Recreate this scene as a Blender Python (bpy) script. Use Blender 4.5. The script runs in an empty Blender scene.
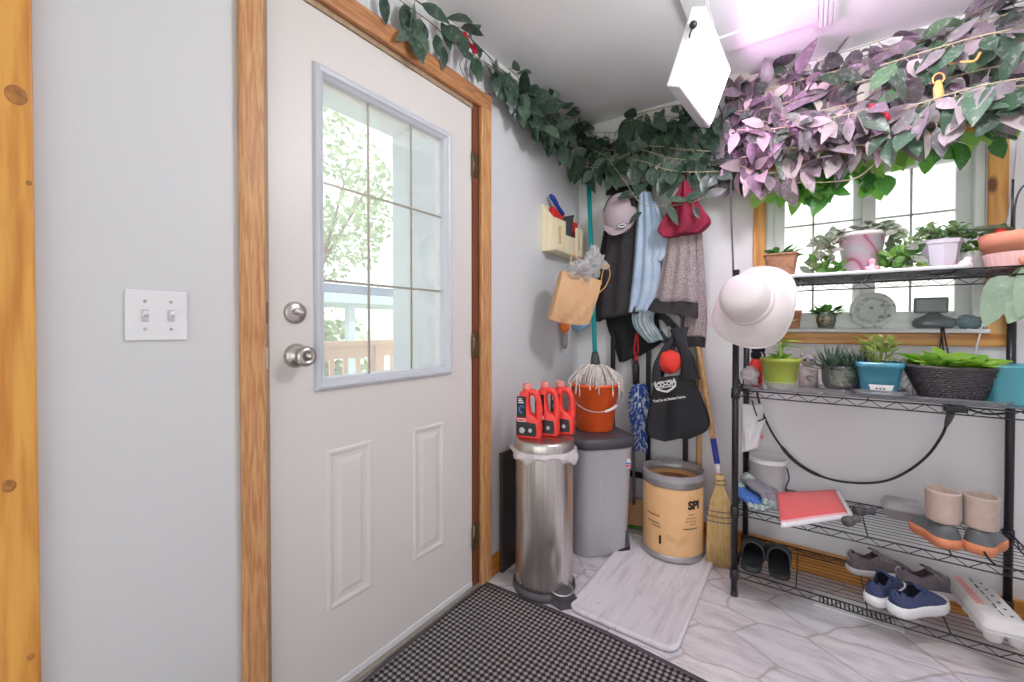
import bpy, bmesh, math, random
from mathutils import Vector as V, Matrix, noise
random.seed(7)
rnd = random.uniform
scn = bpy.context.scene
COL = scn.collection
PI = math.pi
H = 2.32                      # ceiling height
# ------------------------------------------------------------------ camera
CAM = V((1.166, 0.0, 1.1177)); YAW = math.radians(35.307); PIT = math.radians(0.733)
FPX = 422.69; CYP = 332.16
cR = V((math.cos(YAW), math.sin(YAW), 0)); cF0 = V((-math.sin(YAW), math.cos(YAW), 0)); cU0 = V((0, 0, 1))
cF = cF0*math.cos(PIT) - cU0*math.sin(PIT); cU = cU0*math.cos(PIT) + cF0*math.sin(PIT)
cam = bpy.data.cameras.new('camera'); camo = bpy.data.objects.new('camera', cam); COL.objects.link(camo)
cam.sensor_width = 36; cam.lens = 36*FPX/1024; cam.shift_y = -(341-CYP)/1024; cam.clip_start = .02
M3 = Matrix((cR, cU, -cF)).transposed()
camo.matrix_world = Matrix.Translation(CAM) @ M3.to_4x4()
scn.camera = camo

def on(px, py, ax, v):
    "the place on the world plane ax = v that is measured at this photo position"
    d = cF + cR*((px-512)/FPX) - cU*((py-CYP)/FPX)
    i = 'xyz'.index(ax)
    return CAM + d*((v-CAM[i])/d[i])
def at(px, py, Z):
    return CAM + (cF + cR*((px-512)/FPX) - cU*((py-CYP)/FPX))*Z

# ------------------------------------------------------------------ materials
def lin(c):
    return tuple(((x/255)/12.92 if x/255 <= .04045 else ((x/255+.055)/1.055)**2.4) for x in c) + (1.0,)
class NT:
    def __init__(s, name):
        s.m = bpy.data.materials.new(name); s.m.use_nodes = True
        s.t = s.m.node_tree; s.n = s.t.nodes; s.b = s.n['Principled BSDF']; s.out = s.n['Material Output']
        s._co = None
    def new(s, ty, **kw):
        n = s.n.new(ty)
        for k, v in kw.items(): setattr(n, k, v)
        return n
    def link(s, a, b): s.t.links.new(a, b)
    def co(s, scale=None, loc=None, rot=None):
        if s._co is None: s._co = s.new('ShaderNodeTexCoord')
        if scale is None and loc is None and rot is None: return s._co.outputs['Object']
        mp = s.new('ShaderNodeMapping'); s.link(s._co.outputs['Object'], mp.inputs['Vector'])
        if scale is not None: mp.inputs['Scale'].default_value = (scale,)*3 if not hasattr(scale, '__len__') else scale
        if loc is not None: mp.inputs['Location'].default_value = loc
        if rot is not None: mp.inputs['Rotation'].default_value = rot
        return mp.outputs['Vector']
    def noise(s, vec, scale, detail=3, rough=.55):
        n = s.new('ShaderNodeTexNoise'); n.inputs['Scale'].default_value = scale
        n.inputs['Detail'].default_value = detail; n.inputs['Roughness'].default_value = rough
        s.link(vec, n.inputs['Vector']); return n.outputs['Fac']
    def ramp(s, fac, stops, const=False):
        r = s.new('ShaderNodeValToRGB'); e = r.color_ramp.elements
        while len(e) < len(stops): e.new(.5)
        for el, (p, c) in zip(e, stops): el.position = p; el.color = lin(c) if len(c) == 3 else c
        if const: r.color_ramp.interpolation = 'CONSTANT'
        s.link(fac, r.inputs['Fac']); return r.outputs['Color']
    def math(s, op, a, b=None, c=None):
        n = s.new('ShaderNodeMath', operation=op)
        for i, x in enumerate((a, b, c)):
            if x is None: continue
            if isinstance(x, (int, float)): n.inputs[i].default_value = x
            else: s.link(x, n.inputs[i])
        return n.outputs[0]
    def mix(s, fac, a, b, mode='MIX'):
        n = s.new('ShaderNodeMix', data_type='RGBA', blend_type=mode)
        for i, x in ((0, fac), (6, a), (7, b)):
            if isinstance(x, (int, float)): n.inputs[i].default_value = x
            elif isinstance(x, tuple): n.inputs[i].default_value = lin(x) if len(x) == 3 else x
            else: s.link(x, n.inputs[i])
        return n.outputs[2]
    def bump(s, h, strength=.3, dist=.01):
        n = s.new('ShaderNodeBump'); n.inputs['Strength'].default_value = strength; n.inputs['Distance'].default_value = dist
        s.link(h, n.inputs['Height']); s.link(n.outputs['Normal'], s.b.inputs['Normal'])
    def set(s, **kw):
        for k, v in kw.items():
            k = k.replace('_', ' ')
            if isinstance(v, tuple) and len(v) == 3: v = lin(v)
            s.b.inputs[k].default_value = v
        return s
    def color(s, sock): s.link(sock, s.b.inputs['Base Color'])
_mc = {}
def mat(name, col, rough=.5, metal=0., col2=None, vs=12., bump=0., bs=120., stretch=None, spec=None, trans=0., sss=0., transl=0., coat=0., sharp=.25):
    if name in _mc: return _mc[name]
    t = NT(name); t.set(Base_Color=col, Roughness=rough, Metallic=metal)
    if spec is not None: t.set(Specular_IOR_Level=spec)
    if coat: t.set(Coat_Weight=coat)
    if trans: t.set(Transmission_Weight=trans)
    if col2 is not None:
        f = t.noise(t.co(stretch), vs, 4)
        t.color(t.ramp(f, [(.5-sharp, col), (.5+sharp, col2)]))
    if bump:
        t.bump(t.noise(t.co(stretch), bs, 3), bump, .004)
    if transl:
        tr = t.new('ShaderNodeBsdfTranslucent'); mx = t.new('ShaderNodeMixShader'); mx.inputs[0].default_value = transl
        if col2 is not None: t.link(t.b.inputs['Base Color'].links[0].from_socket, tr.inputs['Color'])
        else: tr.inputs['Color'].default_value = lin(col)
        t.link(t.b.outputs[0], mx.inputs[1]); t.link(tr.outputs[0], mx.inputs[2]); t.link(mx.outputs[0], t.out.inputs['Surface'])
    _mc[name] = t.m; return t.m
def clear(name, tint=(255, 255, 255), refl=.08, haze=0., hazecol=(255, 255, 255)):
    if name in _mc: return _mc[name]
    t = NT(name); t.n.remove(t.b)
    a = t.new('ShaderNodeBsdfTransparent'); a.inputs[0].default_value = lin(tint)
    g = t.new('ShaderNodeBsdfGlossy'); g.inputs['Roughness'].default_value = .05
    fr = t.new('ShaderNodeFresnel'); fr.inputs['IOR'].default_value = 1.45
    mx = t.new('ShaderNodeMixShader'); t.link(t.math('MULTIPLY', fr.outputs[0], refl*10), mx.inputs[0]); t.link(a.outputs[0], mx.inputs[1]); t.link(g.outputs[0], mx.inputs[2])
    o = mx.outputs[0]
    if haze:
        d = t.new('ShaderNodeBsdfDiffuse'); d.inputs[0].default_value = lin(hazecol)
        tr = t.new('ShaderNodeBsdfTranslucent'); tr.inputs[0].default_value = lin(hazecol)
        m1 = t.new('ShaderNodeMixShader'); m1.inputs[0].default_value = .5; t.link(d.outputs[0], m1.inputs[1]); t.link(tr.outputs[0], m1.inputs[2])
        m2 = t.new('ShaderNodeMixShader'); m2.inputs[0].default_value = haze; t.link(o, m2.inputs[1]); t.link(m1.outputs[0], m2.inputs[2]); o = m2.outputs[0]
    t.link(o, t.out.inputs['Surface']); _mc[name] = t.m; return t.m
def wood(name, base, dark, axis, rough=.35, knots=True, scale=1., coat=.3):
    if name in _mc: return _mc[name]
    t = NT(name); t.set(Roughness=rough, Coat_Weight=coat, Coat_Roughness=.15)
    sc = [9*scale]*3; sc['xyz'.index(axis)] = .7*scale
    warp = t.noise(t.co(sc), 1.2, 2)
    w = t.noise(t.co(tuple(x*3.2 for x in sc)), 1.6, 5, .6)
    g = t.math('SINE', t.math('MULTIPLY', warp, 34.))
    f = t.math('ADD', t.math('MULTIPLY', w, .75), t.math('MULTIPLY', g, .10))
    c = t.ramp(f, [(.22, dark), (.46, base), (.75, tuple(min(255, x+16) for x in base))])
    if knots:
        vo = t.new('ShaderNodeTexVoronoi'); vo.inputs['Scale'].default_value = 1.0
        ks = [7.]*3; ks['xyz'.index(axis)] = 3.2
        t.link(t.co(tuple(ks), loc=(.37, .61, .13)), vo.inputs['Vector'])
        k = t.ramp(vo.outputs['Distance'], [(.07, (255, 255, 255)), (.13, (0, 0, 0))])
        c = t.mix(k, c, (118, 62, 22))
    t.color(c); t.bump(w, .08, .002)
    _mc[name] = t.m; return t.m
def leafmat(name, cols, rough=.35, transl=.25, vein=.35, light=(210, 215, 200)):
    "colour picked per leaf, paler midrib streaks"
    if name in _mc: return _mc[name]
    t = NT(name); t.set(Roughness=rough, Specular_IOR_Level=.5)
    ge = t.new('ShaderNodeNewGeometry')
    n = len(cols); c = t.ramp(ge.outputs['Random Per Island'], [(i/n, k) for i, k in enumerate(cols)], True)
    f = t.noise(t.co(), 55, 4, .65)
    c = t.mix(t.math('MULTIPLY', t.ramp(f, [(.52, (0, 0, 0)), (.72, (255, 255, 255))]), vein), c, light)
    t.color(c); t.bump(f, .25, .003)
    tr = t.new('ShaderNodeBsdfTranslucent'); mx = t.new('ShaderNodeMixShader'); mx.inputs[0].default_value = transl
    t.link(c, tr.inputs['Color']); t.link(t.b.outputs[0], mx.inputs[1]); t.link(tr.outputs[0], mx.inputs[2]); t.link(mx.outputs[0], t.out.inputs['Surface'])
    _mc[name] = t.m; return t.m

# ------------------------------------------------------------------ mesh builder
class G:
    def __init__(s): s.v = []; s.f = []; s.mi = []; s.sm = []; s.k = 0; s.smooth = True
    def add(s, vs, fs, smooth=None):
        b = len(s.v); s.v += [V(x) for x in vs]
        sm = s.smooth if smooth is None else smooth
        for f in fs: s.f.append([b+i for i in f]); s.mi.append(s.k); s.sm.append(sm)
        return s
    def box(s, x0, x1, y0, y1, z0, z1, bev=0., M=None, seg=2):
        bm = bmesh.new(); bmesh.ops.create_cube(bm, size=1)
        c = V(((x0+x1)/2, (y0+y1)/2, (z0+z1)/2)); d = V((x1-x0, y1-y0, z1-z0))
        for v in bm.verts: v.co = V((v.co.x*d.x, v.co.y*d.y, v.co.z*d.z)) + c
        if bev: bmesh.ops.bevel(bm, geom=bm.edges[:], offset=bev, segments=seg, profile=.5, affect='EDGES')
        bm.verts.ensure_lookup_table(); bm.normal_update()
        s.add([(M @ v.co if M else v.co) for v in bm.verts], [[v.index for v in f.verts] for f in bm.faces], False)
        bm.free(); return s
    def tube(s, pts, r, n=8, closed=False, cap=True):
        pts = [V(p) for p in pts]; m = len(pts); vs = []; fs = []
        rr = r if hasattr(r, '__len__') else [r]*m
        up = None
        for i, p in enumerate(pts):
            if closed: t = pts[(i+1) % m]-pts[i-1]
            else: t = pts[min(i+1, m-1)]-pts[max(i-1, 0)]
            if t.length < 1e-9: t = V((0, 0, 1))
            t.normalize()
            if up is None:
                a = V((0, 0, 1)) if abs(t.z) < .9 else V((1, 0, 0)); up = (a-t*a.dot(t)).normalized()
            else:
                u2 = up-t*up.dot(t); up = u2.normalized() if u2.length > 1e-6 else up
            w = t.cross(up)
            vs += [p+(up*math.cos(2*PI*j/n)+w*math.sin(2*PI*j/n))*rr[i] for j in range(n)]
        for i in range(m if closed else m-1):
            a = i*n; b = ((i+1) % m)*n
            fs += [[a+j, a+(j+1) % n, b+(j+1) % n, b+j] for j in range(n)]
        if cap and not closed: fs += [list(range(n))[::-1], [(m-1)*n+j for j in range(n)]]
        return s.add(vs, fs)
    def loft(s, rings, closed=True, cap0=True, cap1=True, smooth=None):
        n = len(rings[0]); vs = [p for r in rings for p in r]; fs = []
        for i in range(len(rings)-1):
            a = i*n; b = a+n
            for j in range(n if closed else n-1): fs.append([a+j, a+(j+1) % n, b+(j+1) % n, b+j])
        if closed and cap0: fs.append(list(range(n))[::-1])
        if closed and cap1: fs.append([(len(rings)-1)*n+j for j in range(n)])
        return s.add(vs, fs, smooth)
    def lathe(s, prof, c, n=40, cap0=True, cap1=True, M=None, sx=1., sy=1.):
        c = V(c); R = []
        for r, z in prof:
            ring = [V((r*sx*math.cos(2*PI*j/n), r*sy*math.sin(2*PI*j/n), z)) for j in range(n)]
            R.append([(M @ p if M else p)+c for p in ring])
        return s.loft(R, True, cap0, cap1)
    def sheet(s, fn, nu, nv, th=0.):
        P = [[V(fn(i/nu, j/nv)) for j in range(nv+1)] for i in range(nu+1)]
        n = nv+1; fs = [[i*n+j, (i+1)*n+j, (i+1)*n+j+1, i*n+j+1] for i in range(nu) for j in range(nv)]
        flat = [p for r in P for p in r]
        if not th: return s.add(flat, fs)
        N = []
        for i in range(nu+1):
            for j in range(nv+1):
                du = P[min(i+1, nu)][j]-P[max(i-1, 0)][j]; dv = P[i][min(j+1, nv)]-P[i][max(j-1, 0)]
                k = du.cross(dv); N.append(k.normalized() if k.length > 1e-12 else V((0, 0, 1)))
        m = len(flat); vs = flat+[p-N[i]*th for i, p in enumerate(flat)]
        fs2 = fs+[[m+x for x in f[::-1]] for f in fs]
        bd = [i*n for i in range(nu+1)]+[nu*n+j for j in range(1, n)]+[i*n+nv for i in range(nu-1, -1, -1)]+[j for j in range(nv-1, 0, -1)]
        for a, b in zip(bd, bd[1:]+bd[:1]): fs2.append([b, a, m+a, m+b])
        return s.add(vs, fs2)
    def prism(s, poly, o, u, w, d, smooth=False):
        "2D polygon in the plane o+u,w extruded by vector d"
        o = V(o); u = V(u); w = V(w); d = V(d)
        a = [o+u*x+w*y for x, y in poly]; n = len(a)
        return s.add(a+[p+d for p in a], [list(range(n))[::-1], [n+i for i in range(n)]]+[[i, (i+1) % n, n+(i+1) % n, n+i] for i in range(n)], smooth)
    def ball(s, c, r, n=16, m=10, sc=(1, 1, 1), M=None):
        c = V(c); R = []
        for i in range(m+1):
            a = -PI/2+PI*i/m; q = max(math.cos(a), .001)
            ring = [V((r*q*math.cos(2*PI*j/n)*sc[0], r*q*math.sin(2*PI*j/n)*sc[1], r*math.sin(a)*sc[2])) for j in range(n)]
            R.append([(M @ p if M else p)+c for p in ring])
        return s.loft(R)
    def build(s, name, mats, parent=None, origin=None):
        me = bpy.data.meshes.new(name)
        if not isinstance(mats, (list, tuple)): mats = [mats]
        if origin is None:
            if parent is not None: origin = wloc(parent)
            else:
                xs = [p.x for p in s.v]; ys = [p.y for p in s.v]; zs = [p.z for p in s.v]
                origin = V(((min(xs)+max(xs))/2, (min(ys)+max(ys))/2, min(zs)))
        origin = V(origin)
        me.from_pydata([tuple(p-origin) for p in s.v], [], s.f)
        for m in mats: me.materials.append(m)
        me.polygons.foreach_set('material_index', s.mi); me.polygons.foreach_set('use_smooth', s.sm)
        bm = bmesh.new(); bm.from_mesh(me); bmesh.ops.recalc_face_normals(bm, faces=bm.faces[:]); bm.to_mesh(me); bm.free()
        me.update()
        o = bpy.data.objects.new(name, me); COL.objects.link(o)
        if parent is not None:
            o.parent = parent; o.location = origin-wloc(parent)
        else: o.location = origin
        return o
def wloc(o):
    l = V((0, 0, 0))
    while o is not None: l += o.location; o = o.parent
    return l
def tag(o, label, cat, group=None, kind=None):
    o['label'] = label
    if cat: o['category'] = cat
    if group: o['group'] = group
    if kind: o['kind'] = kind
    return o
def thing(name, label, cat, loc, group=None, kind=None):
    o = bpy.data.objects.new(name, None); COL.objects.link(o); o.location = V(loc); o.empty_display_size = .05
    return tag(o, label, cat, group, kind)
def S(name, g, m, label, parent=None):
    o = g.build(name, m, parent)
    if parent is None: o['kind'] = 'structure'; o['label'] = label
    return o
def spl(pts, k=6):
    pts = [V(p) for p in pts]; out = []
    for i in range(len(pts)-1):
        p0 = pts[max(i-1, 0)]; p1 = pts[i]; p2 = pts[i+1]; p3 = pts[min(i+2, len(pts)-1)]
        for j in range(k):
            t = j/k
            out.append(.5*((2*p1)+(p2-p0)*t+(2*p0-5*p1+4*p2-p3)*t*t+(3*p1-p0-3*p2+p3)*t**3))
    out.append(pts[-1]); return out
def frame(n, up=(0, 0, 1)):
    "columns: right, up, normal"
    n = V(n).normalized(); u = V(up); u = (u-n*u.dot(n)).normalized(); r = u.cross(n)
    return Matrix((r, u, n)).transposed()
def leaf(g, b, d, nr, L, W, curl=.25, fold=.18, ts=(0, .16, .38, .62, .84, 1), ws=(.06, .62, 1, .92, .5, .03)):
    b = V(b); d = V(d).normalized(); nr = V(nr); nr = (nr-d*nr.dot(d))
    nr = nr.normalized() if nr.length > 1e-4 else d.orthogonal().normalized()
    sd = d.cross(nr); vs = []
    for t, w in zip(ts, ws):
        c = b+d*(L*t)-nr*(curl*L*t*t); h = sd*(W*.5*w); u = nr*(fold*W*w)
        vs += [c-h+u, c, c+h+u]
    fs = []
    for i in range(len(ts)-1):
        a = 3*i; fs += [[a, a+1, a+4, a+3], [a+1, a+2, a+5, a+4]]
    g.add(vs, fs)
def text(s, size, name, m, parent, o, u, w, depth=.0006, bend=None, align='CENTER', bold=0.):
    "built letters laid on the plane o+u,w (or bent round a cylinder)"
    cu = bpy.data.curves.new(name, 'FONT'); cu.body = s; cu.size = size; cu.extrude = depth; cu.align_x = align; cu.align_y = 'CENTER'; cu.offset = bold; cu.resolution_u = 3
    tmp = bpy.data.objects.new('tmp', cu); COL.objects.link(tmp)
    me = bpy.data.meshes.new_from_object(tmp.evaluated_get(bpy.context.evaluated_depsgraph_get()))
    bpy.data.objects.remove(tmp); bpy.data.curves.remove(cu)
    u = V(u).normalized(); w = V(w).normalized(); nn = u.cross(w); o = V(o)
    g = G()
    if bend:
        c, r, a0 = bend
        vs = [V((c[0]+(r+v.co.z)*math.cos(a0+v.co.x/r), c[1]+(r+v.co.z)*math.sin(a0+v.co.x/r), o.z+v.co.y)) for v in me.vertices]
    else: vs = [o+u*v.co.x+w*v.co.y+nn*v.co.z for v in me.vertices]
    g.add(vs, [list(p.vertices) for p in me.polygons], False); bpy.data.meshes.remove(me)
    return g.build(name, m, parent)
def R2(a): return math.cos(a), math.sin(a)

# ================================================================== THE ROOM
def floor_mat():
    t = NT('stone_vinyl'); t.set(Roughness=.22, Coat_Weight=.15)
    co = t.co()
    nz = t.new('ShaderNodeTexNoise'); nz.inputs['Scale'].default_value = 3.5; nz.inputs['Detail'].default_value = 2; t.link(co, nz.inputs['Vector'])
    wv = t.new('ShaderNodeVectorMath', operation='MULTIPLY_ADD'); t.link(nz.outputs['Color'], wv.inputs[0]); wv.inputs[1].default_value = (.13, .13, 0); t.link(co, wv.inputs[2])
    vs = []
    for feat in ('F1', 'DISTANCE_TO_EDGE'):
        v = t.new('ShaderNodeTexVoronoi', feature=feat, voronoi_dimensions='2D'); v.inputs['Scale'].default_value = 5.0; v.inputs['Randomness'].default_value = 1.0
        mp = t.new('ShaderNodeMapping'); mp.inputs['Scale'].default_value = (.8, 1.4, 1); mp.inputs['Rotation'].default_value = (0, 0, .6); t.link(wv.outputs[0], mp.inputs[0]); t.link(mp.outputs[0], v.inputs['Vector']); vs.append(v)
    cell = t.new('ShaderNodeSeparateColor'); t.link(vs[0].outputs['Color'], cell.inputs[0])
    base = t.ramp(cell.outputs[0], [(0, (222, 216, 219)), (.35, (234, 229, 231)), (.65, (224, 221, 228)), (1, (238, 232, 230))])
    streak = t.noise(t.co((2.2, 7, 1), rot=(0, 0, .5)), 3.2, 6, .68)
    base = t.mix(t.ramp(streak, [(.32, (190, 190, 190)), (.56, (0, 0, 0))]), base, (160, 151, 160))
    fine = t.noise(co, 26, 4, .7)
    base = t.mix(t.ramp(fine, [(.5, (0, 0, 0)), (.75, (120, 120, 120))]), base, (228, 222, 222))
    gr = t.ramp(vs[1].outputs['Distance'], [(.012, (255, 255, 255)), (.034, (0, 0, 0))])
    t.color(t.mix(t.math('MULTIPLY', gr, .6), base, (172, 160, 154)))
    h = t.math('ADD', t.math('MULTIPLY', streak, .5), t.math('MULTIPLY', gr, -.8)); t.bump(h, .12, .004)
    return t.m
m_walll = mat('wall_paint_dimmed', (219, 220, 222), .55, bump=.05, bs=160)  # wall paint darkened to stand in for weaker light on the left wall
m_wall = mat('wall_paint', (235, 235, 237), .55, bump=.05, bs=160)
m_ceil = mat('ceiling_paint', (236, 234, 236), .65, bump=.06, bs=120)
m_white = mat('white_gloss', (228, 228, 230), .3)
m_pine = wood('amber_pine_upright', (232, 170, 80), (206, 134, 50), 'z', .45, True, 1., .15)
m_fir = wood('fir_casing', (212, 160, 110), (188, 128, 80), 'z', .5, False, 3.2, .05)
m_firy = wood('fir_casing_head', (196, 138, 90), (166, 104, 62), 'y', .45, False, 3.2, .05)
m_pinex = wood('amber_pine_flat', (222, 160, 78), (190, 116, 40), 'x', .35, True, 1., .2)
m_piney = wood('amber_pine_side', (198, 120, 40), (160, 84, 22), 'y', .3, False, 1., .4)
m_pinez = wood('window_pine', (226, 168, 88), (196, 124, 48), 'z', .3, True, 1.2, .4)

S('floor', G().box(-.14, 2.9, -2.5, 2.6, -.06, 0), floor_mat(), 'pale stone-patterned vinyl floor')
S('ceiling', G().box(-.14, 2.9, -2.5, 2.6, H, H+.08), m_ceil, 'white painted ceiling')
# left wall with the door opening, back wall with the window opening
DY0, DY1, DZ = .515, 1.405, 2.06
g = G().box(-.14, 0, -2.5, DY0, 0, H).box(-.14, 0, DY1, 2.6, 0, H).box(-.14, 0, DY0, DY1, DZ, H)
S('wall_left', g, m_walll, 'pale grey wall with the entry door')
WX0, WX1, WZ0, WZ1, WY = .989, 1.702, 1.110, 1.848, 2.35
g = G().box(0, WX0, WY, WY+.14, 0, H).box(WX1, 2.9, WY, WY+.14, 0, H).box(WX0, WX1, WY, WY+.14, 0, WZ0).box(WX0, WX1, WY, WY+.14, WZ1, H)
S('wall_back', g, m_wall, 'pale grey wall with the window behind the shelf unit')
S('wall_right_sky_block', G().box(2.76, 2.9, -2.5, 2.35, 0, H), m_wall, 'unseen pale grey wall on the right, added to block side sky light')  # out of view, added to keep side sky light off the left wall
# baseboards
S('baseboard_left', G().box(0, .014, 1.468, 2.333, 0, .092, .004), m_piney, 'amber pine baseboard beside the door')
S('baseboard_back', G().box(.014, 2.758, 2.334, 2.35, 0, .110, .004), m_pinex, 'amber pine baseboard behind the shelf unit')
# tall pine board at far left
t1 = S('trim_1', G().box(.0005, .022, -.35, .127, 0, H-.002, .004), m_pine, 'wide knotty amber pine board at the edge of the wall')
m_knot = mat('pine_knot', (138, 84, 44), .5, col2=(206, 142, 70), vs=70)
for px_, py_, r_ in ((16, 95, .014), (9, 486, .009), (31, 657, .005), (29, 183, .004)):
    kp_ = on(px_, py_, 'x', .0222); MK = Matrix(((0, 0, 1), (1, 0, 0), (0, 1, 0)))
    G().lathe([(r_, -.0006), (r_*.96, .0003), (r_*.5, .0006), (0, .0007)], kp_, 24, False, False, MK, 1., 1.25).build('knot', m_knot, t1)
# door casing
t2 = thing('trim_2', 'raw fir casing round the entry door', None, (0, .95, 0), None, 'structure')
G().box(.0005, .02, .466, .524, 0, 2.118, .005).build('casing_side', m_fir, t2)
G().box(.0005, .02, 1.398, 1.466, 0, 2.118, .005).build('casing_side', m_fir, t2)
G().box(.0005, .021, .466, 1.466, 2.052, 2.120, .005).build('casing_head', m_firy, t2)
m_jamb = mat('jamb_wood', (188, 164, 138), .55, col2=(160, 130, 100), vs=9, stretch=(20, 20, 1))
m_jambr = mat('jamb_brown', (120, 66, 36), .6)
g = G().box(-.13, -.001, .5165, .54, .0, 2.058); g.build('jamb', m_jamb, t2)
G().box(-.13, -.001, 1.362, 1.4035, .0, 2.058).build('jamb', m_jambr, t2)
G().box(-.13, -.001, .54, 1.362, 2.036, 2.058).build('jamb', m_jamb, t2)
G().box(-.14, .012, .5165, 1.4035, .0, .012, .003).build('threshold', mat('threshold_metal', (176, 168, 158), .4, .6), t2)
m_nickel = mat('satin_nickel', (200, 196, 192), .28, 1.)
m_brass = mat('dull_brass', (128, 110, 86), .4, .9)
for z in (1.155, 1.035):
    G().box(-.0005, .0015, .518, .536, z-.028, z+.028, .0005).build('strike_plate', m_nickel if z < 1.1 else m_brass, t2)
# window casing
t3 = thing('trim_3', 'pine casing round the window', None, (1.345, 2.35, 1.05), None, 'structure')
for x0, x1 in ((.934, .986), (1.705, 1.757)): G().box(x0, x1, 2.334, 2.3495, 1.042, 1.91, .004).build('casing_side', m_pinez, t3)
G().box(.934, 1.757, 2.333, 2.3495, 1.042, 1.092, .004).build('casing_bottom', m_pinex, t3)
G().box(.934, 1.757, 2.333, 2.3495, 1.853, 1.91, .004).build('casing_head', m_pinex, t3)
G().box(.981, 1.712, 2.315, 2.3495, 1.0925, 1.1095, .004).build('sill_board', m_white, t3)
# ceiling hatch with flat boards and one fluted casing
t4 = thing('trim_4', 'white ceiling hatch framed by flat boards and a fluted casing', None, (1.0, 1.7, H-.014), None, 'structure')
G().box(.763, 1.180, 1.935, 2.052, H-.012, H-.0002, .002).build('flat_board', m_white, t4)
G().box(.763, .846, 1.05, 1.933, H-.012, H-.0002, .002).build('flat_board', m_white, t4)
G().box(.848, 1.178, 1.05, 1.933, H-.005, H-.0002).build('hatch_panel', m_white, t4)
prof = [(0, 0), (0, -.016), (.010, -.018), (.014, -.012), (.018, -.018), (.024, -.019), (.028, -.012), (.032, -.019), (.040, -.018), (.044, -.012), (.048, -.018), (.058, -.016), (.058, 0)]
G().prism(prof, (1.181, 2.085, H-.0002), (1, 0, 0), (0, 0, 1), (0, -1.1, 0)).build('fluted_casing', m_white, t4)

# ------------------------------------------------------------------ entry door
m_door = mat('door_enamel', (226, 221, 217), .42)
m_lite = mat('lite_frame', (206, 209, 218), .35)
m_grille = mat('grille_bar', (168, 164, 152), .4, .3)
m_pane = clear('veiled_window_glass', (255, 255, 255), .04, .22, (250, 250, 252))  # white veil in the glass imitates the overexposed, washed-out view
d = thing('door_1', 'white steel entry door with a nine pane window', None, (0, .95, .013), None, 'structure')
FY0, FY1, FZ0, FZ1 = .692, 1.203, .958, 1.852        # glass
X0, X1 = -.05, -.006
g = G()
def pic(g, y0, y1, z0, z1, prof):
    "stepped rectangular ring on the door face; prof = (inset, x)"
    g.loft([[V((x, y0+i, z0+i)), V((x, y1-i, z0+i)), V((x, y1-i, z1-i)), V((x, y0+i, z1-i))] for i, x in prof], True, False, False, False)
def rq(x, y0, y1, z0, z1): return [V((x, y0, z0)), V((x, y1, z0)), V((x, y1, z1)), V((x, y0, z1))]
OU = (.5425, 1.3595, .016, 2.034); IN = (FY0-.01, FY1+.01, FZ0-.01, FZ1+.01)
g.loft([rq(X1, *IN), rq(X1, *OU), rq(X0, *OU), rq(X0, *IN), rq(X1, *IN)], True, False, False, False)
g.build('door_slab', m_door, d)
for y0, y1 in ((.700, .862), (1.035, 1.195)):
    g = G(); pic(g, y0, y1, .264, .750, [(0, X1-.001), (.006, X1+.0045), (.013, X1+.0045), (.022, X1+.0008), (.034, X1+.0008), (.050, X1+.0042), (.056, X1+.0042)])
    g.loft([[V((X1+.0042, y0+.056, .320)), V((X1+.0042, y1-.056, .320)), V((X1+.0042, y1-.056, .694)), V((X1+.0042, y0+.056, .694))]], True, True, False, False)
    g.build('embossed_panel', m_door, d)
wf = G(); pic(wf, .664, 1.231, .930, 1.880, [(0, X1-.001), (.004, X1+.012), (.012, X1+.016), (.022, X1+.013), (.026, X1+.006), (.034, X1-.002), (.0345, X0-.004), (.012, X0-.012), (0, X0)])
wfo = wf.build('window_frame', m_lite, d)
G().box(-.032, -.024, FY0-.005, FY1+.005, FZ0-.005, FZ1+.005).build('pane', m_pane, wfo)
g = G()
for y in (.862, 1.043): g.box(-.023, -.019, y-.0035, y+.0035, FZ0-.004, FZ1+.004)
for z in (1.256, 1.546): g.box(-.0225, -.0195, FY0-.004, FY1+.004, z-.0035, z+.0035)
g.build('grille_bars', m_grille, wfo)
MX = Matrix(((0, 0, 1), (1, 0, 0), (0, 1, 0)))       # lathe axis along +x
g = G().lathe([(.0, X1), (.031, X1), (.031, X1+.004), (.028, X1+.009), (.012, X1+.011), (0, X1+.011)], (0, .611, 1.157), 36, M=MX)
bo = g.build('deadbolt', m_nickel, d); G().box(X1+.010, X1+.026, .595, .627, 1.151, 1.163, .005, Matrix.Translation((0, .611, 1.157)) @ Matrix.Rotation(math.radians(-14), 4, 'X') @ Matrix.Translation((0, -.611, -1.157))).build('thumb_turn', m_nickel, bo)
g = G().lathe([(0, X1), (.034, X1), (.034, X1+.003), (.026, X1+.012), (.013, X1+.016), (.012, X1+.03), (.018, X1+.034), (.026, X1+.042), (.028, X1+.054), (.024, X1+.062), (.012, X1+.065), (.012, X1+.062), (0, X1+.062)], (0, .613, 1.037), 36, M=MX)
ko = g.build('door_knob', m_nickel, d); G().box(X1+.061, X1+.069, .607, .619, 1.034, 1.040, .002).build('privacy_button', m_nickel, ko)
for z in (1.80, 1.04, .225):
    hg = G().box(-.006, .003, 1.358, 1.396, z-.05, z+.05, .001); hg.tube([(.006, 1.3585, z-.052), (.006, 1.3585, z+.052)], .006, 10)
    hg.build('hinge', m_brass, d)
G().box(-.052, -.002, .5425, 1.3595, .0125, .036, .003).build('door_sweep', m_white, d)

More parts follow.
